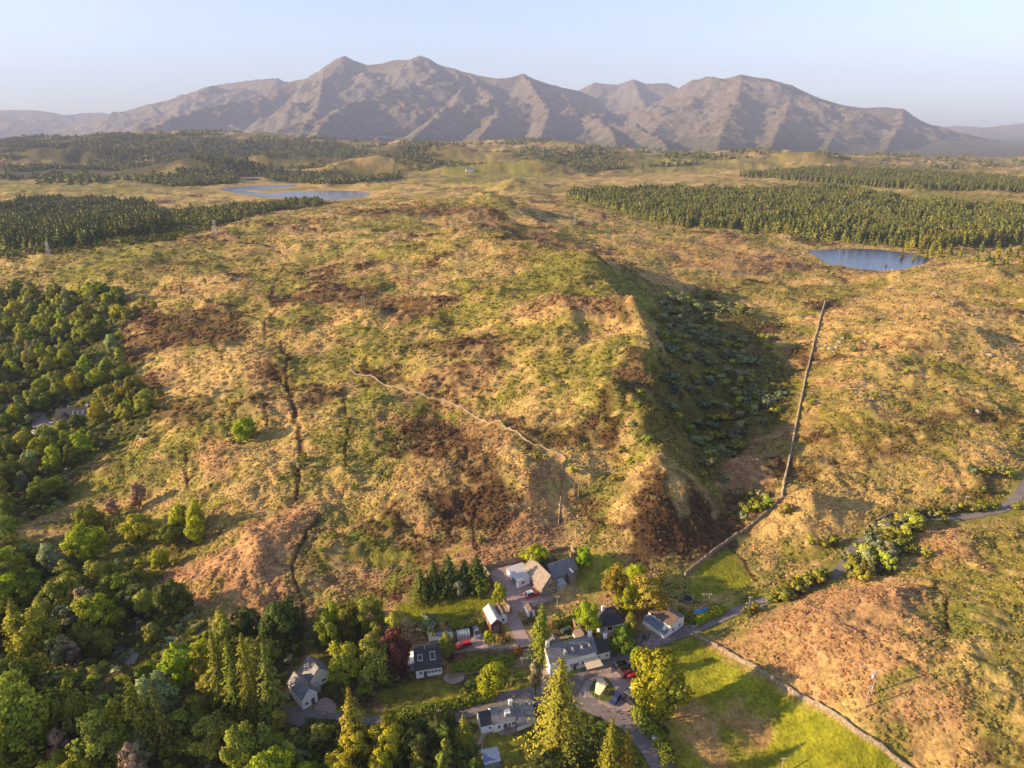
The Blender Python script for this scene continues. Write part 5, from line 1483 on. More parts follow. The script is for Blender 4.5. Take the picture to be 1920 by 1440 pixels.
# 6 black roofed house
e, W = house_root('house', (781,1273), (829,1263), 'white house with large black roof and glazed side porch')
D = 9.4
wl_, rf = gable(e, W, D, 2.8, 6.4, M_WHITE, M_SLATE_D, over=.3)
for k in range(4): window(e, 'F', W, D, W * (.44 + .135 * k), 1.1, .85, 1.0)
window(e, 'F', W, D, W * .12, 1.1, .8, 1.0); door(e, 'F', W, D, W * .29)
def skylight(par, x, y, w, h, eave, ridge, Dd, name='roof_window'):
    s_ = (ridge - eave) / (Dd / 2); z = lambda yy: eave + s_ * yy + .15
    f = slab(name, par, M_FRAME, [(x, y, z(y) + .1), (x + w, y, z(y) + .1), (x + w, y + h, z(y + h) + .1), (x, y + h, z(y + h) + .1)], .12)
    slab('pane', f, M_GLASS, [(x + .12, y + .12, z(y + .12) + .125), (x + w - .12, y + .12, z(y + .12) + .125), (x + w - .12, y + h - .12, z(y + h - .12) + .125), (x + .12, y + h - .12, z(y + h - .12) + .125)], .03)
skylight(e, W * .1, 1.6, 1.3, 1.3, 2.8, 6.4, D); skylight(e, W * .58, 1.4, 1.4, 1.8, 2.8, 6.4, D)
box_obj('flue', e, M_STEEL, (W * .4, W * .4 + .18, 4.0, 4.18, 5.6, 6.9))
po = box_obj('side_porch', e, M_CLEAR, (-2.3, -.02, 3.0, 7.2, -1, 2.3))
slab('porch_roof', po, M_WHITE, [(-2.5, 2.8, 2.38), (-.04, 2.8, 2.9), (-.04, 7.4, 2.9), (-2.5, 7.4, 2.38)], .08)
box_obj('porch_frame', po, M_FRAME, *[(-2.4 + .78 * k, -2.3 + .78 * k, 2.9, 2.995, -.8, 2.3) for k in range(4)], *[(-2.4, -2.305, 3.0 + 1.0 * k, 3.1 + 1.0 * k, -.8, 2.3) for k in range(5)])
e, W = house_root('garden_shed', (806,1214), (849,1205), 'long grey shed with one window behind the black-roofed house', 'shed')
gable(e, W, 3.2, 2.1, 2.9, M_GREYW, M_BLUEGREY, over=.15); window(e, 'F', W, 3.2, W * .2, .9, .9, .8); door(e, 'F', W, 3.2, W * .7, .9, 1.8, M_WOOD)
# greenhouse
e, W = house_root('greenhouse', (858,1201), (881,1196), 'pale arched greenhouse beside the purple yard', 'greenhouse')
D = 2.8; n_ = 9; arc = [(D / 2 - D / 2 * math.cos(math.pi * k / n_), 2.1 * math.sin(math.pi * k / n_) ** .8) for k in range(n_ + 1)]
poly_obj('glass_skin', e, M_CLEAR, [(0, y, z) for y, z in arc] + [(W, y, z) for y, z in arc], [(k, k + 1, n_ + 2 + k, n_ + 1 + k) for k in range(n_)] + [tuple(range(n_ + 1)), tuple(range(2 * n_ + 1, n_, -1))])
for q in range(5):
    bm = bmesh.new(); tube(bm, [(W * q / 4, y, z + .02) for y, z in arc], [.05] * (n_ + 1), 4); add_obj('hoop', bm_mesh('hoop', bm, M_FRAME), e)

# 7 grey roofed house in the trees
e, W = house_root('grey_roof_house', (569,1332), (584,1322), 'white house with two grey gabled roofs among dark trees')
W = 4.2; D = 7.5
gable(e, W, D, 3.6, 6.0, M_WHITE, M_SLATE, 'y', over=.25)
window(e, 'F', W, D, .6, .9, .9, 1.1); door(e, 'F', W, D, 2.4)
gable(e, 6.2, 5.6, 3.4, 6.4, M_WHITE, M_SLATE, 'y', W + .01, 4.2, names=('wing_wall', 'wing_roof'))
window(e, 'F', W, D, W + 1.0, .9, 1.0, 1.1, y_off=4.2); window(e, 'F', W, D, W + 3.6, .9, 1.2, 1.1, y_off=4.2)
box_obj('porch', e, M_CLEAR, (W + .4, W + 2.4, 2.6, 4.15, -.8, 2.3))

# 8 roadside cottage
e, W = house_root('roadside_cottage', (926,1374), (966,1363), 'low white cottage with slate roof just below the main road')
D = 5.4
wl_, rf = gable(e, W, D, 2.7, 5.0, M_WHITE, M_SLATE, over=.2)
gable(e, 3.0, 4.6, 2.3, 4.2, M_WHITE, M_SLATE_D, 'x', -3.01, .5, names=('annexe_wall', 'annexe_roof'), over=.15)
slab('side_roof', e, M_SLATE, [(W + .1, -1.6, 1.6), (W + 5.2, -1.0, 1.6), (W + 5.2, D * .5, 4.6), (W + .1, D * .5, 4.6)], .14); slab('side_roof', e, M_SLATE, [(W + 5.2, D, 2.6), (W + .1, D, 2.6), (W + .1, D * .5, 4.6), (W + 5.2, D * .5, 4.6)], .14)
poly_obj('side_wall', e, M_WHITE, [(W + .12, -1.4, -1), (W + 5.0, -.8, -1), (W + 5.0, -.8, 1.5), (W + .12, -1.4, 1.5), (W + 5.0, D, -1), (W + 5.0, D, 2.5), (W + 5.0, D / 2, 4.4)], [(0, 1, 2, 3), (1, 4, 5, 6, 2)])
for u in (.18, .66, .84): window(e, 'F', W, D, W * u, .9, .8, 1.1)
door(e, 'F', W, D, W * .45); window(e, 'F', W, D, -1.2, .9, .7, .9, y_off=.5)
dm = poly_obj('dormer', e, M_WHITE, [(W * .55, .7, 3.3), (W * .55 + 1.5, .7, 3.3), (W * .55 + 1.5, .7, 4.4), (W * .55, .7, 4.4), (W * .55, 2.2, 4.5), (W * .55 + 1.5, 2.2, 4.5)], [(0, 1, 2, 3), (0, 3, 4), (1, 5, 2), (3, 2, 5, 4)])
window(e, 'F', W, D, W * .55 + .2, 3.45, 1.1, .75, y_off=.7)
chimney(e, W - .5, D / 2, 4.6, 6.2, M_WHITE, 1)

# 9 blue roofed shed
e, W = house_root('blue_shed', (910,1445), (938,1438), 'small shed with ribbed blue roof at the bottom edge', 'shed')
box_obj('wall', e, M_GREYW, (0, W, 0, 3.4, -1, 1.9)); slab('roof', e, M_BLUE, [(-.2, -.2, 2.0), (W + .2, -.2, 2.0), (W + .2, 3.6, 2.5), (-.2, 3.6, 2.5)], .08)
box_obj('roof_rib', e, M_BLUEGREY, *[(W * k / 6 - .04, W * k / 6 + .04, 3.4, 3.66, 2.45, 2.56) for k in range(7)])
door(e, 'F', W, 3.4, W * .4, .9, 1.7, M_WOOD)

# 10 houses in the left wood
e, W = house_root('wood_house', (106,796), (164,783), 'long slate-roofed house with pale gables in the left wood')
D = 8.5
wl_, rf = gable(e, W, D, 3.2, 7.6, M_SANDST, M_SLATE_D, over=.3)
gable(e, 5.2, 3.0, 3.2, 6.6, M_SANDST, M_SLATE_D, 'y', 3.0, -2.99, names=('wing_wall', 'wing_roof'))
for k in range(3): skylight(e, W * (.52 + .15 * k), 1.3, .9, 1.2, 3.2, 7.6, D)
for k in range(3): window(e, 'F', W, D, W * (.5 + .16 * k), 1.0, 1.0, 1.2)
window(e, 'R', W, D, 3.6, 1.0, 1.1, 1.3); chimney(e, W - .5, D / 2, 7.0, 8.6, M_WHITE, 1)
e, W = house_root('white_house', (-22,853), (13,850), 'white gabled house cut by the left edge of the photograph')
D = 8
gable(e, W, D, 4.6, 8.2, M_WHITE, M_SLATE_D, over=.3)
for v__ in (1.5, 5): window(e, 'R', W, D, v__, 1.0, 1.1, 1.3)
for u in (.5, .75): window(e, 'F', W, D, W * u, 1.0, 1.0, 1.2); window(e, 'F', W, D, W * u, 3.2, .9, 1.0); skylight(e, W * u, 1.2, 1.0, 1.2, 4.6, 8.2, D)

# 11 small buildings
e, W = house_root('white_cabin', (990,1158), (1001,1155), 'tiny white cabin at the yard entrance', 'cabin')
W = 2.2
gable(e, W, 3.0, 2.0, 2.8, M_WHITE, M_BROWN, 'y', over=.15); door(e, 'F', W, 3, .6, .8, 1.7)
e, W = house_root('brick_shed', (1079,1182), (1094,1179), 'small brick shed under the bright lime tree', 'shed')
gable(e, W, 2.6, 2.1, 2.9, M_BRICK, M_BROWN, over=.15); door(e, 'F', W, 2.6, .5, .8, 1.7, M_WOOD)
e, W = house_root('dark_shed', (1191,1208), (1204,1203), 'dark garden shed beside the side road parking bay', 'shed')
gable(e, W, 2.4, 2.0, 2.7, M_GREYW, M_SLATE_D, over=.15); door(e, 'F', W, 2.4, .5, .8, 1.7, M_WOOD)
e, W = house_root('farmhouse', (874,322), (903,321), 'distant white farmhouse on the green hills', 'house', 22)
gable(e, W, 9, 5.5, 9, M_WHITE, M_SLATE, over=.5); chimney(e, 1.2, 4.5, 8, 11, M_WHITE, 1); chimney(e, W - 1.2, 4.5, 8, 11, M_WHITE, 1)
for k in range(4): window(e, 'F', W, 9, W * (.1 + .22 * k), 2, 2, 2.4)
# ------------------------------------------------------------------ vehicles
def paint(name, c, rough=.3):
    m, nt, b = new_mat(name, rough, .5); b.inputs['Coat Weight'].default_value = .5
    tc = nt.nodes.new('ShaderNodeTexCoord'); n = noise_node(nt, 3, 3, .6, tc.outputs['Object'])
    r = ramp(nt, n.outputs[0], [(.3, tuple(v_ * .88 for v_ in c)), (.7, tuple(min(1, v_ * 1.1) for v_ in c))]); nt.links.new(r.outputs[0], b.inputs['Base Color'])
    return m
M_TYRE = plain('tyre_rubber', (.02, .02, .02), .9); M_LAMP = plain('lamp_lens', (.75, .75, .7), .2, .6); M_TAIL = plain('tail_lens', (.35, .02, .02), .3, .6)

def loft(rings):
    bm = bmesh.new(); R = [[bm.verts.new(p) for p in r] for r in rings]
    for A, B in zip(R[:-1], R[1:]):
        n = len(A)
        for k in range(n): bm.faces.new((A[k], A[(k + 1) % n], B[(k + 1) % n], B[k]))
    bm.faces.new(R[0][::-1]); bm.faces.new(R[-1])
    return bm

def car_meshes(kind):
    L, Wd = {'hatch': (4.1, 1.76), 'estate': (4.6, 1.8), 'suv': (4.6, 1.9), 'pickup': (5.2, 1.88)}[kind]
    hb = {'suv': .95, 'pickup': 1.0}.get(kind, .82); ht = {'suv': 1.72, 'pickup': 1.75, 'estate': 1.48}.get(kind, 1.47); g = .28 if kind in ('suv', 'pickup') else .2
    h = Wd / 2
    def ring(x, w, z0, z1): return [(x, -w, z0), (x, -w * 1.0, z0 + .55 * (z1 - z0)), (x, -w * .93, z1), (x, w * .93, z1), (x, w, z0 + .55 * (z1 - z0)), (x, w, z0)]
    a = -L / 2
    body = loft([ring(a, h * .86, g + .15, hb - .14), ring(a + .14, h * .96, g, hb - .02), ring(a + L * .3, h, g, hb + .03), ring(a + L * .7, h, g, hb + .01), ring(a + L * .88, h * .97, g, hb - .1), ring(a + L - .1, h * .9, g + .05, hb - .22), ring(a + L, h * .78, g + .16, hb - .34)])
    if kind == 'pickup': x0, x1, x2, x3 = a + L * .40, a + L * .46, a + L * .62, a + L * .74
    elif kind == 'hatch': x0, x1, x2, x3 = a + .12, a + .55, a + L * .56, a + L * .74
    else: x0, x1, x2, x3 = a + .08, a + .38, a + L * .56, a + L * .75
    def cr(x, w, z): return [(x, -w, z), (x, w, z)]
    z0 = hb - .02; w0, w1 = h * .92, h * .74
    vs = [(x0, -w0, z0), (x0, w0, z0), (x3, w0, z0), (x3, -w0, z0), (x1, -w1, ht), (x1, w1, ht), (x2, w1, ht), (x2, -w1, ht)]
    def quadmesh(fs, name, mat, off=0.0):
        bm = bmesh.new(); vv = [bm.verts.new(p) for p in vs]
        for f in fs: bm.faces.new([vv[i] for i in f])
        return bm_mesh(name, bm, mat)
    # roof shell with pillars, slightly inside the glass
    cab = bmesh.new(); vv = [cab.verts.new((p[0] * .995, p[1] * .985, p[2] - (.015 if p[2] > z0 + .1 else 0))) for p in vs]
    for f in ((0, 1, 5, 4), (1, 2, 6, 5), (2, 3, 7, 6), (3, 0, 4, 7), (4, 5, 6, 7)): cab.faces.new([vv[i] for i in f])
    def pane(c, k=.84, out=.03):
        P = [Vector(vs[i]) for i in c]; m_ = sum(P, Vector()) / 4; n = (P[1] - P[0]).cross(P[3] - P[0]).normalized()
        if n.dot(m_ - Vector(((x1 + x2) / 2, 0, z0))) < 0: n = -n
        return [tuple(m_ + (p - m_) * k + n * out) for p in P]
    def pmesh(ps, name):
        bm = bmesh.new()
        for p in ps: bm.faces.new([bm.verts.new(q) for q in p])
        return bm_mesh(name, bm, M_GLASS)
    wb = bmesh.new(); r_ = .36 if kind in ('suv', 'pickup') else .31
    tube(wb, [(0, -.11, 0), (0, .11, 0)], [r_, r_], 14)
    hubm = bmesh.new(); tube(hubm, [(0, -.125, 0), (0, .125, 0)], [r_ * .58] * 2, 10)
    lb = bmesh.new(); add_box(lb, -.03, .03, -.2, .2, -.08, .08)
    rb = bmesh.new(); bmesh.ops.create_cube(rb, size=1)
    return dict(body=bm_mesh('body', body, None), cab=bm_mesh('cabin', cab, None), ws=pmesh([pane((2, 3, 7, 6), .88)], 'windscreen'), rw=pmesh([pane((0, 1, 5, 4), .82)], 'rear_window'), sw=[pmesh([pane((1, 2, 6, 5))], 'side_window'), pmesh([pane((3, 0, 4, 7))], 'side_window')],
                wheel=bm_mesh('wheel', wb, M_TYRE), hub=bm_mesh('rim', hubm, M_STEEL), lamp=bm_mesh('headlight', lb, M_LAMP), tail=bm_mesh('tail_light', lb if False else _tl(), M_TAIL), L=L, W=Wd, r=r_, hb=hb, bed=kind == 'pickup', a=a)
def _tl():
    b = bmesh.new(); add_box(b, -.03, .03, -.16, .16, -.09, .09); return b
CARM = {k: car_meshes(k) for k in ('hatch', 'estate', 'suv', 'pickup')}
CM = {c: paint('car_paint_' + c, v_) for c, v_ in dict(black=(.012, .012, .014), maroon=(.10, .015, .02), red=(.45, .01, .015), silver=(.5, .5, .5), white=(.72, .72, .7), grey=(.10, .11, .13), blue=(.02, .03, .16), bluegrey=(.13, .16, .22), green=(.03, .06, .045)).items()}

def car(kind, color, rear, front, label, roof=None, lift=.2):
    a = G(*rear); b = G(*front); cx, cy = (a[0] + b[0]) / 2, (a[1] + b[1]) / 2
    m = CARM[kind]
    e = bpy.data.objects.new({'pickup': 'pickup_truck'}.get(kind, 'parked_car'), None); COL.objects.link(e); e.empty_display_size = .5
    e.location = (cx, cy, H1(cx, cy) + lift); e.rotation_euler = (0, 0, math.atan2(b[1] - a[1], b[0] - a[0]))
    tag(e, label, 'car' if kind != 'pickup' else 'pickup truck', 'vehicles parked in the village')
    def part(n, me, mat=None, loc=(0, 0, 0), par=None):
        if mat is not None and not me.materials: me.materials.append(mat)
        o = add_obj(n, me, par or e, loc)
        if mat is not None:
            o.material_slots[0].link = 'OBJECT'; o.material_slots[0].material = mat
        return o
    part('body', m['body'], CM[color]); part('cabin', m['cab'], CM[roof or color])
    part('windscreen', m['ws']); part('rear_window', m['rw']); [part('side_window', s) for s in m['sw']]
    L, Wd, r = m['L'], m['W'], m['r']
    for x in (-L * .3, L * .31):
        for y in (-1, 1):
            w = part('wheel', m['wheel'], None, (x, y * (Wd / 2 - .08), r)); part('rim', m['hub'], None, (0, 0, 0), w)
    for y in (-1, 1):
        part('headlight', m['lamp'], None, (L / 2 - .12, y * Wd * .3, m['hb'] - .32)); part('tail_light', m['tail'], None, (-L / 2 + .03, y * Wd * .36, m['hb'] - .22))
    if m['bed']: box_obj('load_bed', e, M_DKFRAME, (m['a'] + .2, m['a'] + L * .38, -.72, .72, m['hb'] + .005, m['hb'] + .03))
    return e
car('hatch', 'black', (1156,1253), (1171,1247), 'black car first in the car park row, nearest the inn')
car('suv', 'black', (1165,1262), (1180,1256), 'black off-road car second in the car park row')
car('estate', 'maroon', (1171,1269), (1187,1263), 'dark maroon car third in the car park row')
car('hatch', 'red', (1182,1276), (1196,1270), 'bright red car in the car park row')
car('estate', 'silver', (1188,1286), (1205,1278), 'silver car next to the bright red one in the car park')
car('hatch', 'white', (1200,1303), (1187,1294), 'white car in the lower car park row')
car('pickup', 'grey', (1195,1312), (1178,1302), 'dark grey pickup between white and black cars')
car('hatch', 'black', (1188,1323), (1175,1313), 'black car at the lower end of the car park')
car('hatch', 'blue', (1158,1309), (1149,1321), 'blue car parked beside the grass island')
car('estate', 'red', (876,1211), (862,1215), 'red car on the purple gravel yard', None, .17)
car('estate', 'bluegrey', (891,1183), (896,1198), 'blue-grey car beside the greenhouse', None, .17)
car('suv', 'red', (990,1120), (1004,1115), 'red car with white roof in the stone house yard', 'white', .17)
car('hatch', 'green', (1058,1188), (1070,1184), 'dark green car on the gravel drive behind the inn', None, .16)
car('hatch', 'black', (1080,1193), (1091,1190), 'black car beside the small brick shed', None, .16)
car('hatch', 'grey', (1210,1199), (1214,1189), 'dark car beside the brown-roofed white house', None, .19)
car('estate', 'grey', (1149,1228), (1150,1212), 'grey car tucked beside the right end of the inn', None, .2)
car('estate', 'white', (60,810), (72,815), 'white car on the yard of the house in the wood', None, .22)
car('hatch', 'silver', (96,800), (99,792), 'silver car beside the pale gable in the wood', None, .22)
car('hatch', 'silver', (136,795), (147,792), 'pale car in front of the long house in the wood', None, .22)

def px_empty(name, px, py, label, cat, rz=0.0, lift=.12, group=None):
    g = G(px, py); e = bpy.data.objects.new(name, None); COL.objects.link(e); e.empty_display_size = .5
    e.location = (g[0], g[1], g[2] + lift); e.rotation_euler = (0, 0, rz); tag(e, label, cat, group); return e
def wheel_part(e, x, y, r=.28):
    bm = bmesh.new(); tube(bm, [(x, y - .08, r), (x, y + .08, r)], [r, r], 12); add_obj('wheel', bm_mesh('wheel', bm, M_TYRE), e)
e = px_empty('box_trailer', 1232, 1392, 'small white box trailer at the roadside', 'trailer', -.7)
box_obj('box', e, M_WHITE, (-1.1, 1.1, -.7, .7, .4, 1.7)); box_obj('drawbar', e, M_STEEL, (1.1, 2.1, -.05, .05, .45, .53)); wheel_part(e, -.1, -.8); wheel_part(e, -.1, .8)
e = px_empty('wooden_cart', 1242, 1408, 'brown wooden cart on the verge below the white trailer', 'cart', -.8)
box_obj('bed', e, M_WOOD, (-1.2, 1.2, -.65, .65, .5, .6)); box_obj('side_board', e, M_BRICK, (-1.2, 1.2, -.70, -.65, .5, 1.0), (-1.2, 1.2, .65, .70, .5, 1.0), (-1.25, -1.2, -.65, .65, .5, 1.0)); wheel_part(e, 0, -.8, .33); wheel_part(e, 0, .8, .33)
# covered dinghy
e = px_empty('dinghy', 1313, 1151, 'small boat under blue and white cover beside the hedge', 'boat', .35)
M_TARP = plain('blue_tarpaulin', (.06, .25, .5), .6)
def hull_ring(x, w, z, d): return [(x, -w, z), (x, -w * .75, z - d * .7), (x, 0, z - d), (x, w * .75, z - d * .7), (x, w, z)]
add_obj('hull', bm_mesh('hull', loft([hull_ring(-2, .75, 1.0, .6), hull_ring(-.6, .95, 1.0, .75), hull_ring(.8, .85, 1.05, .75), hull_ring(2.0, .35, 1.15, .6), hull_ring(2.5, .04, 1.25, .3)]), M_WHITE), e)
poly_obj('cover', e, M_TARP, [(-2.05, -.8, 1.02), (-2.05, .8, 1.02), (.8, .92, 1.06), (2.1, .4, 1.17), (2.55, 0, 1.27), (2.1, -.4, 1.17), (.8, -.92, 1.06), (-1.9, 0, 1.45), (1.4, 0, 1.5)], [(0, 7, 1), (1, 7, 8, 2), (2, 8, 3), (3, 8, 4), (4, 8, 5), (5, 8, 6), (6, 8, 7, 0)])
box_obj('cradle', e, M_WOOD, (-1.3, -1.1, -.7, .7, -.2, .55), (1.0, 1.2, -.5, .5, -.2, .55))
# trampoline frame beside the dinghy, dark
e = px_empty('trampoline', 1288, 1126, 'round dark trampoline on the lawn beside the brown-roofed house', 'trampoline')
bm = bmesh.new(); tube(bm, [(1.7 * math.cos(k * math.pi / 10), 1.7 * math.sin(k * math.pi / 10), .8) for k in range(21)], [.06] * 21, 5); add_obj('rim', bm_mesh('rim', bm, M_STEEL), e)
bm = bmesh.new(); bm.faces.new([bm.verts.new((1.6 * math.cos(k * math.pi / 10), 1.6 * math.sin(k * math.pi / 10), .79)) for k in range(20)]); add_obj('mat', bm_mesh('mat', bm, M_TYRE), e)
for k in range(6):
    bm = bmesh.new(); a_ = k * math.pi / 3; tube(bm, [(1.7 * math.cos(a_), 1.7 * math.sin(a_), -.3), (1.7 * math.cos(a_), 1.7 * math.sin(a_), .78)], [.04, .04], 5); add_obj('leg', bm_mesh('leg', bm, M_STEEL), e)

# canopy on the island: a sloping ridge sail on poles
g0 = G(1126, 1296)
e = bpy.data.objects.new('canopy', None); COL.objects.link(e); e.location = (g0[0], g0[1], g0[2] + .3); tag(e, 'tan stretched canopy on poles over the grass island', 'canopy')
def lo(px, py, z):
    w = G(px, py); k = (z + w[2] - CAM_H) / (w[2] - CAM_H); return (w[0] * k - g0[0], w[1] * k - g0[1], z)
P_ = [lo(1119, 1271, 2.5), lo(1130, 1271, 2.2), lo(1141, 1285, 1.9), lo(1136, 1288, 2.9), lo(1124, 1306, 1.2), lo(1115, 1301, 1.3), lo(1122, 1282, 2.9)]
bm = bmesh.new(); vv = [bm.verts.new(p) for p in P_]
for f in ((0, 1, 3, 6), (1, 2, 3), (6, 3, 4, 5), (0, 6, 5)): bm.faces.new([vv[i] for i in f])
bmesh.ops.subdivide_edges(bm, edges=bm.edges[:], cuts=2, use_grid_fill=True)
bmesh.ops.recalc_face_normals(bm, faces=bm.faces[:])
bmesh.ops.solidify(bm, geom=bm.faces[:], thickness=.05)
add_obj('canvas', bm_mesh('canvas', bm, M_CREAM), e)
for p in (P_[0], P_[2], P_[3], P_[4], P_[5]):
    bm = bmesh.new(); tube(bm, [(p[0], p[1], -.5), (p[0], p[1], p[2] + .1)], [.06, .05], 6); add_obj('pole', bm_mesh('pole', bm, M_WOOD), e)
def picnic(px, py, rz, label, lift=.2):
    e = px_empty('picnic_table', px, py, label, 'table', rz, lift)
    for y in (-.25, 0, .25): box_obj('tabletop_plank', e, M_WOOD, (-.85, .85, y - .11, y + .11, .70, .75))
    for y in (-.72, .72): box_obj('bench', e, M_WOOD, (-.85, .85, y - .13, y + .13, .42, .47))
    for x in (-.6, .6): box_obj('leg', e, M_WOOD, (x - .04, x + .04, -.78, .78, .34, .42), (x - .035, x + .035, -.1, .1, -.1, .70))
picnic(1103, 1248, .4, 'picnic table under the left half of the cream awning'); picnic(1112, 1245, .4, 'picnic table under the right half of the cream awning'); picnic(1119, 1242, .4, 'picnic table just outside the cream awning'); picnic(1129, 1302, .7, 'picnic table beside the tan canopy', .31); picnic(951, 1370, .3, 'picnic table on the cottage terrace', .16)

# junction markings
M_PAINT = plain('road_paint', (.7, .7, .68), .7)
Q = dens(GL([(1086,1302),(1094,1306),(1104,1310)]), .3)
bm = bmesh.new()
for i in range(0, len(Q) - 3, 4):
    a_, b_ = Q[i], Q[min(i + 2, len(Q) - 1)]; d_ = (b_ - a_) / np.linalg.norm(b_ - a_); n_ = np.array([-d_[1], d_[0]])
    for o_ in (-.22, .22):
        c = [a_ + n_ * (o_ - .1), b_ + n_ * (o_ - .1), b_ + n_ * (o_ + .1), a_ + n_ * (o_ + .1)]
        z_ = max(H1(*a_), H1(*b_)) + .23
        bm.faces.new([bm.verts.new((p[0], p[1], z_)) for p in c])
o = add_obj('road_marking', bm_mesh('road_marking', bm, M_PAINT)); o['kind'] = 'structure'; o['label'] = 'white give-way dashes at the road junction'
g = G(1096, 1296); bm = bmesh.new()
for tri in (((0, -1.2), (.5, 1.0), (-.5, 1.0)),):
    inner = [(x * .55, y * .6 + .2) for x, y in tri]
    V1 = [bm.verts.new((g[0] + x, g[1] + y, g[2] + .235)) for x, y in tri]; V2 = [bm.verts.new((g[0] + x, g[1] + y, g[2] + .235)) for x, y in inner]
    for k in range(3): bm.faces.new((V1[k], V1[(k + 1) % 3], V2[(k + 1) % 3], V2[k]))
o = add_obj('road_marking', bm_mesh('road_marking', bm, M_PAINT)); o['kind'] = 'structure'; o['label'] = 'white give-way triangle painted on the road'

# sign at the junction
e = px_empty('signboard', 1161, 1337, 'small white signboard on posts at the car park entrance', 'sign', .2)
for x in (-.7, .7): box_obj('post', e, M_WOOD, (x - .05, x + .05, -.05, .05, -.3, 1.5))
box_obj('board', e, M_WHITE, (-.9, .9, -.09, -.05, .7, 1.4))

# ------------------------------------------------------------------ poles and wires
def pole(px, base, top, label, double=False, trans=False, name='utility_pole', wide=1.6):
    g = G(px, base); dx, dy, dz = [float(v_) for v_ in ray(px, top)]
    h = CAM_H + g[1] * dz / dy - g[2]
    e = bpy.data.objects.new(name, None); COL.objects.link(e); e.location = g; e.empty_display_size = 1
    tag(e, label, 'utility pole', 'utility poles')
    th = .16 if g[1] < 300 else .2
    xs = (-wide / 2, wide / 2) if double else (0,)
    for x in xs:
        bm = bmesh.new(); tube(bm, [(x, 0, -1), (x, 0, h * .5), (x, 0, h)], [th, th * .85, th * .7], 8); add_obj('post', bm_mesh('post', bm, M_POLE), e)
    aw_ = 1.4 if double else .6
    box_obj('crossarm', e, M_POLE, (-aw_, aw_, -.18, -.08, h - .5, h - .38))
    for x in ((-aw_ + .1, 0, aw_ - .1)):
        bm = bmesh.new(); tube(bm, [(x, -.15, h - .35), (x, -.15, h - .05)], [.07, .05], 6); add_obj('insulator', bm_mesh('insulator', bm, M_LAMP), e)
    if trans:
        bm = bmesh.new(); tube(bm, [(-.55, 0, h - 2.2), (-.55, 0, h - 1.2)], [.38, .38], 10); add_obj('transformer', bm_mesh('transformer', bm, M_STEEL), e)
    return (g[0], g[1] - .15, g[2] + h - .05), aw_
M_POLE = plain('creosoted_pole', (.30, .24, .18), .9)
TP = {}
for key, px, b_, t_, dbl, tr_, lab in [
  ('h1',1321,1151,1112,True,False,'double-legged power pole beside the road hedge'), ('h2',1080,931,904,True,False,'double-legged power pole on the slope above the stone house'),
  ('h3',811,690,664,True,False,'double-legged power pole above the slanting moor wall'), ('h4',681,576,556,True,False,'pale double power pole behind the grassy knoll'),
  ('h5',585,509,490,False,False,'power pole on the far left of the moor'), ('s1',921,789,759,False,False,'single power pole just above the slanting moor wall'),
  ('s2',1045,1144,1117,False,False,'single pole at the corner of the stone house yard'), ('s3',1137,1148,1123,False,False,'single pole behind the hip-roofed cottage'),
  ('s4',1300,1192,1172,False,False,'short pole at the roadside beside the field wall'), ('t1',1622,1327,1286,False,False,'plain pole standing lower on the bracken slope'),
  ('t2',1634,1302,1256,False,True,'pole carrying a transformer on the bracken slope'), ('t3',1464,1452,1420,False,False,'pole in the green field at the bottom edge'),
  ('s5',979,1254,1232,False,False,'pole beside the earth track and orange shrub'), ('s6',824,1352,1330,False,False,'thin pole on the verge of the main road'), ('s7',1808,950,930,False,False,'pole on the verge of the upper road'),
  ('s8',280,1094,1065,False,False,'pole at the foot of the bracken field'), ('s9',1404,1140,1118,False,False,'pole on the upper road verge near the bushes'), ('s10',549,478,462,False,False,'thin pole beside the peaty ditch far up the moor')]:
    TP[key] = pole(px, b_, t_, lab, dbl, tr_)
def wires(a, b, label, n=3, sag=.03):
    (A, wa), (B, wb) = TP[a], TP[b]
    A = Vector(A); B = Vector(B); d = (B - A); side = Vector((1, 0, 0))
    bm = bmesh.new()
    for k in range(n):
        f = (k - (n - 1) / 2) / max(1, (n - 1) / 2)
        p0 = A + side * f * (wa - .1); p1 = B + side * f * (wb - .1)
        pts_ = [p0.lerp(p1, t) - Vector((0, 0, 4 * sag * d.length * t * (1 - t))) for t in [i / 14 for i in range(15)]]
        tube(bm, pts_, [.012] * 15, 3)
    o = add_obj('power_line', bm_mesh('power_line', bm, M_GREYW)); tag(o, label, 'power line')
wires('h1', 'h2', 'three power wires rising from roadside pole to the slope pole')
wires('h2', 'h3', 'three power wires between slope pole and moor wall pole')
wires('h3', 'h4', 'three power wires crossing the middle of the moor')
wires('h4', 'h5', 'three power wires on the far side of the moor')
wires('h1', 't2', 'three power wires from roadside pole to the transformer pole')
wires('t1', 't3', 'wire pair running down to the green field pole', 2)
wires('s2', 's3', 'thin wire between the poles behind the cottage', 1); wires('s3', 's4', 'thin wire from cottage pole to roadside pole', 1); wires('s2', 's5', 'thin wire down to the earth track pole', 1)
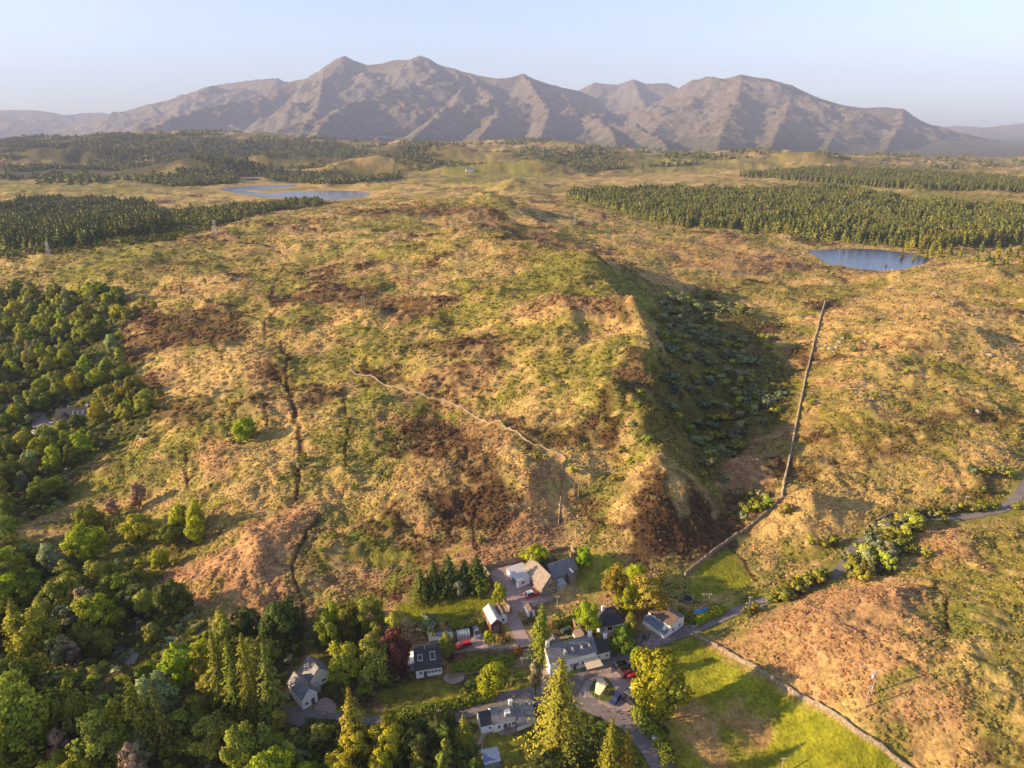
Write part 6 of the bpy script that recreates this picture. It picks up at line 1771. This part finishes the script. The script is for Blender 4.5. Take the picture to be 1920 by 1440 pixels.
# lattice pylons beyond
def pylon(px, base, top, label):
    g = G(px, base); dx, dy, dz = [float(v_) for v_ in ray(px, top)]; h = CAM_H + g[1] * dz / dy - g[2]
    e = bpy.data.objects.new('pylon', None); COL.objects.link(e); e.location = g; tag(e, label, 'pylon', 'pylons')
    w = h * .11
    for sx in (-1, 1):
        for sy in (-1, 1):
            bm = bmesh.new(); tube(bm, [(sx * w, sy * w, -1), (sx * w * .35, sy * w * .35, h)], [.18, .14], 4); add_obj('leg', bm_mesh('leg', bm, M_STEEL), e)
    bm = bmesh.new()
    for k in range(6):
        z0, z1 = h * k / 6, h * (k + 1) / 6; f0, f1 = w * (1 - .65 * k / 6), w * (1 - .65 * (k + 1) / 6)
        for s in (-1, 1):
            tube(bm, [(-s * f0, f0, z0), (s * f1, f1, z1)], [.08, .08], 3); tube(bm, [(-s * f0, -f0, z0), (s * f1, -f1, z1)], [.08, .08], 3)
    add_obj('bracing', bm_mesh('bracing', bm, M_STEEL), e)
    box_obj('crossarm', e, M_STEEL, (-h * .16, h * .16, -.15, .15, h * .93, h * .96), (-h * .12, h * .12, -.15, .15, h * .8, h * .83))
for px, b_, t_, lab in ((92,479,453,'lattice pylon at the moor edge beside the dark plantation'), (404,440,412,'lattice pylon at the moor edge near the scrub wood'), (618,404,389,'pale lattice pylon short of the long loch'), (1077,422,400,'thin mast in the shaded moor behind the ridge')): pylon(px, b_, t_, lab)

# ------------------------------------------------------------------ hedges and garden shrubs
def hedge(L, h, w, label, col, seed):
    rng = np.random.default_rng(seed); Q = dens(L, .5); n = len(Q) * 55
    k = rng.integers(0, len(Q), n); t = np.gradient(Q, axis=0); t /= np.linalg.norm(t, axis=1)[:, None]; nr = np.stack([-t[:, 1], t[:, 0]], 1)
    a_ = rng.uniform(0, math.pi, n); rr = rng.uniform(.75, 1.08, n) * (1 + .25 * perlin(Q[k, 0] / 2.2, Q[k, 1] / 2.2, seed))
    off = np.cos(a_) * w / 2 * rr; zz = np.sin(a_) ** .7 * h * rr
    base = Q[k] + nr[k] * off[:, None] + rng.normal(0, .2, (n, 2))
    g_ = H(Q[:, 0], Q[:, 1], False)
    C = np.concatenate([base - Q.mean(0), (g_[k] + zz)[:, None]], 1)
    N = unit(np.stack([nr[k, 0] * np.cos(a_), nr[k, 1] * np.cos(a_), np.sin(a_) + .1], 1))
    b_ = rng.uniform(.6, 1.35, (n, 1)); me = leaf_mesh('hedge', C, N, rng.uniform(.3, .55, n), np.repeat(b_, 3, 1), M_LEAF, rng)
    o = add_obj('hedge', me); o.location = (*Q.mean(0), 0); o.color = (*GREENS[col], 1); tag(o, label, 'hedge')
hedge(GL([(1302,1172),(1325,1160),(1345,1152),(1358,1144)]), 2.2, 2.2, 'clipped sunlit hedge along the road beside the boat', 'lime', 1)
hedge(GL([(1276,1150),(1290,1162),(1300,1168)]), 1.8, 2.0, 'short leafy hedge beside the brown-roofed house', 'olive', 2)
hedge(GL([(720,1354),(790,1340),(850,1325),(920,1308)]), 2.2, 3.0, 'shaded hedge along the upper side of the main road', 'oak', 3)
hedge(GL([(850,1255),(900,1250),(960,1243)]), 1.8, 2.6, 'shaded hedge along the earth track', 'oak', 4)
hedge(GL([(845,1178),(880,1172),(908,1168)]), 1.6, 2.0, 'hedge below the sunlit lawn', 'olive', 5)
hedge(GL([(1048,1210),(1085,1200),(1112,1192)]), 1.4, 1.6, 'low hedge behind the inn', 'oak', 6)
hedge(GL([(1040,1175),(1085,1160),(1110,1150)]), 1.6, 2.2, 'hedge across the bank above the gravel drive', 'oak', 7)
hedge(GL([(1195,1335),(1210,1360),(1240,1395),(1258,1440)]), 2.4, 4.0, 'dark hedge along the green field below the car park', 'oak', 8)
hedge(GL([(1205,1290),(1208,1310),(1200,1330)]), 2.6, 3.0, 'bushy hedge behind the parked pickup', 'lime', 9)
hedge(GL([(575,1362),(640,1370),(700,1376),(780,1366),(850,1350)]), 2.0, 3.4, 'dark hedge along the lower side of the main road', 'dark', 10)
for px, py, h, col, lab in ((973,1226,2.4,(.45,.17,.01),'orange flowering shrub beside the driveway'), (18,1003,2.0,(.25,.03,.16),'magenta flowering shrub at the left edge of the wood'), (62,975,2.2,(.22,.03,.15),'magenta flowering shrub in the wood clearing')):
    g = G(px, py); o = simple_at(g[0], g[1], h, 'bush', 'oak', lab, 'flowering_shrub', None, 1.1, 'shrub', g[2]); o.color = (*col, 1)
# boulders on the eastern moor
M_ROCK = plain('lichened_rock', (.30, .27, .23), .9, .2, .3, 2.0)
def boulder(px, py, s, label):
    g = G(px, py); bm = bmesh.new(); bmesh.ops.create_icosphere(bm, subdivisions=2, radius=1)
    q = rnd.uniform(0, 50)
    for v_ in bm.verts:
        p = v_.co; f = 1 + .3 * float(perlin(np.array([p.x * 1.3 + q]), np.array([p.y * 1.3 + p.z * 1.7]), 9)[0]); v_.co = Vector((p.x * 1.2, p.y, p.z * .7)) * f * s
    o = add_obj('boulder', bm_mesh('boulder', bm, M_ROCK)); o.location = (g[0], g[1], g[2] + .1 * s); o.rotation_euler = (0, 0, rnd.uniform(0, 6)); tag(o, label, 'boulder', 'boulders on the eastern moor')
for px, py, s in ((1556,655,1.6),(1568,652,1.1),(1574,642,1.3),(1563,660,.9),(1752,551,1.6),(1786,569,1.8),(1622,641,1.2),(1640,646,1.0),(1549,648,1.0),(1855,667,1.6),(1832,773,1.4),(1580,634,1.0),(1670,540,1.4),(1700,575,1.2)):
    boulder(px, py, s, 'pale lichened boulder among moor grass right of the long straight wall')
# ------------------------------------------------------------------ undergrowth and tussocks
def tone_mat(name, transl=.25):
    m = bpy.data.materials.new(name); m.use_nodes = True; nt = m.node_tree
    b = nt.nodes['Principled BSDF']; out = nt.nodes['Material Output']; b.inputs['Roughness'].default_value = .9; b.inputs['Specular IOR Level'].default_value = .1
    at = nt.nodes.new('ShaderNodeAttribute'); at.attribute_type = 'INSTANCER'; at.attribute_name = 'tone'
    t2 = nt.nodes.new('ShaderNodeAttribute'); t2.attribute_name = 'tint'
    c = mixc(nt, 'MULTIPLY', 1.0, at.outputs['Color'], t2.outputs['Color'])
    nt.links.new(c, b.inputs['Base Color'])
    tr = nt.nodes.new('ShaderNodeBsdfTranslucent'); nt.links.new(c, tr.inputs['Color'])
    mx = nt.nodes.new('ShaderNodeMixShader'); mx.inputs[0].default_value = transl
    nt.links.new(b.outputs[0], mx.inputs[1]); nt.links.new(tr.outputs[0], mx.inputs[2]); nt.links.new(mx.outputs[0], out.inputs['Surface'])
    return m
M_TONE = tone_mat('moor_tussock'); M_TONEB = tone_mat('undergrowth_leaf')
def tuft(seed, n, flat, mat, leaf=.42):
    rng = np.random.default_rng(seed)
    d = unit(rng.normal(0, 1, (n, 3))); d[:, 2] = np.abs(d[:, 2])
    C = d * rng.uniform(.45, 1.0, (n, 1)) * np.array([.55, .55, flat])
    b = rng.uniform(.7, 1.3, (n, 1)) * (.75 + .45 * d[:, 2:3])
    return leaf_mesh('tuft', C, unit(d + np.array([0, 0, .35])), leaf * rng.uniform(.7, 1.3, n), np.repeat(b, 3, 1), mat, rng, .8, .3)
TUFT = [tuft(i, 12, .7, M_TONE) for i in (1, 2, 3, 4)]
UNDER = [tuft(i, 42, .8, M_TONEB, .34) for i in (5, 6, 7)]

def open_ground(A, woods=False):
    ok = np.ones(len(A), bool)
    for L, w in ((ROAD_MAIN, 4.2), (ROAD_UP, 3.6), (DRIVE, 3.0), (TRACK, 2.0)): ok &= field(d_line, L, A[:, 0], A[:, 1], 10, 99) > w
    for L in WALLS.values(): ok &= field(d_line, L, A[:, 0], A[:, 1], 4, 99) > 1.9
    for P_ in YARDS: ok &= field(sd_poly, P_, A[:, 0], A[:, 1], 4, 99) > .8
    for P_ in LAWNS: ok &= field(sd_poly, P_, A[:, 0], A[:, 1], 4, 99) > .3
    for x, y, r in HSP: ok &= np.hypot(A[:, 0] - x, A[:, 1] - y) > r
    return A[ok]
YARDS = [np.array([v_.co[:2] for v_ in o.data.vertices]) for o in []]
YARDS = [np.array(GL(L)) for L in ([(1086,1266),(1120,1250),(1160,1238),(1196,1236),(1207,1268),(1204,1300),(1192,1325),(1168,1340),(1135,1334),(1098,1316),(1082,1292)],
  [(912,1070),(985,1054),(1010,1060),(1080,1060),(1070,1100),(1044,1123),(1010,1141),(966,1152),(946,1126),(930,1100)], [(856,1200),(884,1196),(903,1184),(917,1206),(938,1213),(985,1206),(998,1216),(960,1221),(915,1224),(858,1219)],
  [(832,1264),(868,1260),(872,1276),(850,1284),(832,1278)], [(1033,1203),(1060,1192),(1088,1188),(1086,1197),(1060,1203),(1038,1210)], [(586,1328),(606,1305),(632,1318),(626,1352),(596,1352)], [(58,768),(84,772),(88,788),(110,796),(138,792),(104,814),(62,814)],
  [(1028,1272),(1026,1235),(1110,1195),(1145,1200),(1150,1240),(1080,1270)], [(1200,1165),(1225,1140),(1278,1170),(1278,1200),(1240,1205)], [(905,1378),(900,1335),(960,1320),(1000,1330),(995,1375),(930,1385)], [(775,1275),(760,1240),(770,1212),(825,1205),(832,1265)])]
LAWNS = [P for k, s, e_, P in PATCHW if k == 'L']
HSP = []
for px, py, r in HOUSE_SPOTS:
    g = G(px, py); HSP.append((g[0], g[1], r * .45))

rngT = np.random.default_rng(99)
def random_pts(n, y0, y1, umax):
    # even density on the ground
    y = np.sqrt(rngT.uniform(y0 ** 2, y1 ** 2, n)); u = rngT.uniform(-umax, umax, n); return np.stack([u * y, y], 1)
def tussocks(name, n, y0, y1, umax, s0, s1, label):
    A = open_ground(random_pts(n, y0, y1, umax))
    wd = np.ones(len(A), bool)
    for k in ('left', 'lower_left', 'garden', 'below_road', 'spruce_corner', 'forest', 'plantation', 'plantation_edge'): wd &= ~(field(sd_poly, WPOLY[k], A[:, 0], A[:, 1], 2, 9) < 0)
    A = A[wd]
    for P_, zw in LOCHS: wd = field(sd_poly, P_, A[:, 0], A[:, 1], 4, 9) > 2; A = A[wd]
    dens_ = fbm(A[:, 0], A[:, 1], 12, 2, 501); A = A[(dens_ + rngT.uniform(-.5, .5, len(A))) > -.25]
    z = H(A[:, 0], A[:, 1]); c = cover(A[:, 0], A[:, 1], False)
    lum = c.mean(1); m_ = len(A)
    s = rngT.uniform(s0, s1, m_) * np.where(lum < .1, 1.25, 1.0)
    hh = s * rngT.uniform(.28, .6, m_)
    c = c * rngT.uniform(.95, 1.6, (m_, 1)) * np.stack([rngT.uniform(.92, 1.1, m_), np.ones(m_), rngT.uniform(.85, 1.15, m_)], 1)
    gn_points(name, np.stack([A[:, 0], A[:, 1], z - .05], 1), np.stack([s, s, hh], 1), np.stack([0 * s, 0 * s, rngT.uniform(0, 6.28, m_)], 1), TUFT, label, 'stuff', np.concatenate([c, np.ones((m_, 1))], 1))
tussocks('grass_tussocks', 90000, 110, 300, 1.0, .7, 1.5, 'rough tussocks of moor grass, bracken and heather near the village')
tussocks('moor_vegetation', 75000, 300, 640, .86, .9, 2.4, 'tufts of heather and grass across the open moor')
tussocks('distant_vegetation', 45000, 640, 1350, .8, 1.8, 4.2, 'clumps of heather and rushes on the far moor')

def under(key, P, spacing, hr, seed, label, cols):
    A = scatter(P, spacing, seed, .5); A = open_ground(A); rng = np.random.default_rng(seed); n = len(A)
    z = H(A[:, 0], A[:, 1], False); h = rng.uniform(*hr, n); w = h * rng.uniform(1.1, 1.9, n)
    c = np.array([GREENS[k] for k in cols])[rng.integers(0, len(cols), n)] * rng.uniform(.7, 1.25, (n, 1))
    gn_points('undergrowth', np.stack([A[:, 0], A[:, 1], z - .1], 1), np.stack([w, w, h], 1), np.stack([0 * h, 0 * h, rng.uniform(0, 6.28, n)], 1), UNDER, label, 'stuff', np.concatenate([c, np.ones((n, 1))], 1))
UG = ('oak', 'dark', 'oak', 'willow', 'olive')
under('a', WPOLY['left'], 3.6, (.8, 2.4), 61, 'undergrowth of the wood below the moor edge', UG)
under('b', WPOLY['lower_left'], 3.0, (.8, 2.4), 62, 'undergrowth of the shady lower wood', UG)
under('c', WPOLY['garden'], 2.4, (.6, 2.0), 63, 'garden undergrowth around the copper beech', UG)
under('d', WPOLY['below_road'], 2.2, (.7, 2.2), 64, 'undergrowth of the strip below the main road', ('dark', 'oak', 'dark'))
under('e', WPOLY['spruce_corner'], 2.0, (.6, 1.8), 65, 'undergrowth around the big fir', ('dark', 'oak', 'dark'))
under('f', np.array(GL([(840,1290),(880,1272),(1000,1258),(1010,1296),(900,1312),(850,1325)])), 1.9, (.5, 1.6), 66, 'rough bank between earth track and main road', ('oak', 'olive', 'oak'))
under('g', np.array(GL([(850,1226),(1000,1222),(1000,1240),(850,1252)])), 1.9, (.4, 1.2), 67, 'rough grassy bank below the purple yard', ('oak', 'olive', 'oak'))
under('h', np.array(GL([(1040,1150),(1110,1128),(1130,1150),(1100,1165),(1050,1185)])), 1.8, (.4, 1.4), 68, 'bramble bank below the stone house', ('olive', 'lime', 'oak'))
under('i', np.array(GL([(940,1160),(960,1168),(985,1200),(940,1208),(925,1195)])), 1.8, (.3, .9), 69, 'weedy ground beside the red barn', ('olive', 'gold', 'oak'))
under('j', np.array(GL([(1180,1330),(1205,1335),(1250,1370),(1262,1445),(1250,1445),(1215,1375)])), 1.8, (.5, 1.8), 70, 'bushy verge along the road at the bottom', ('dark', 'oak', 'oak'))
under('k', np.array(GL([(1100,1040),(1180,1075),(1290,1100),(1290,1130),(1200,1130),(1120,1100)])), 2.2, (.5, 1.8), 71, 'scrubby bank behind the cottages', ('oak', 'olive', 'willow'))
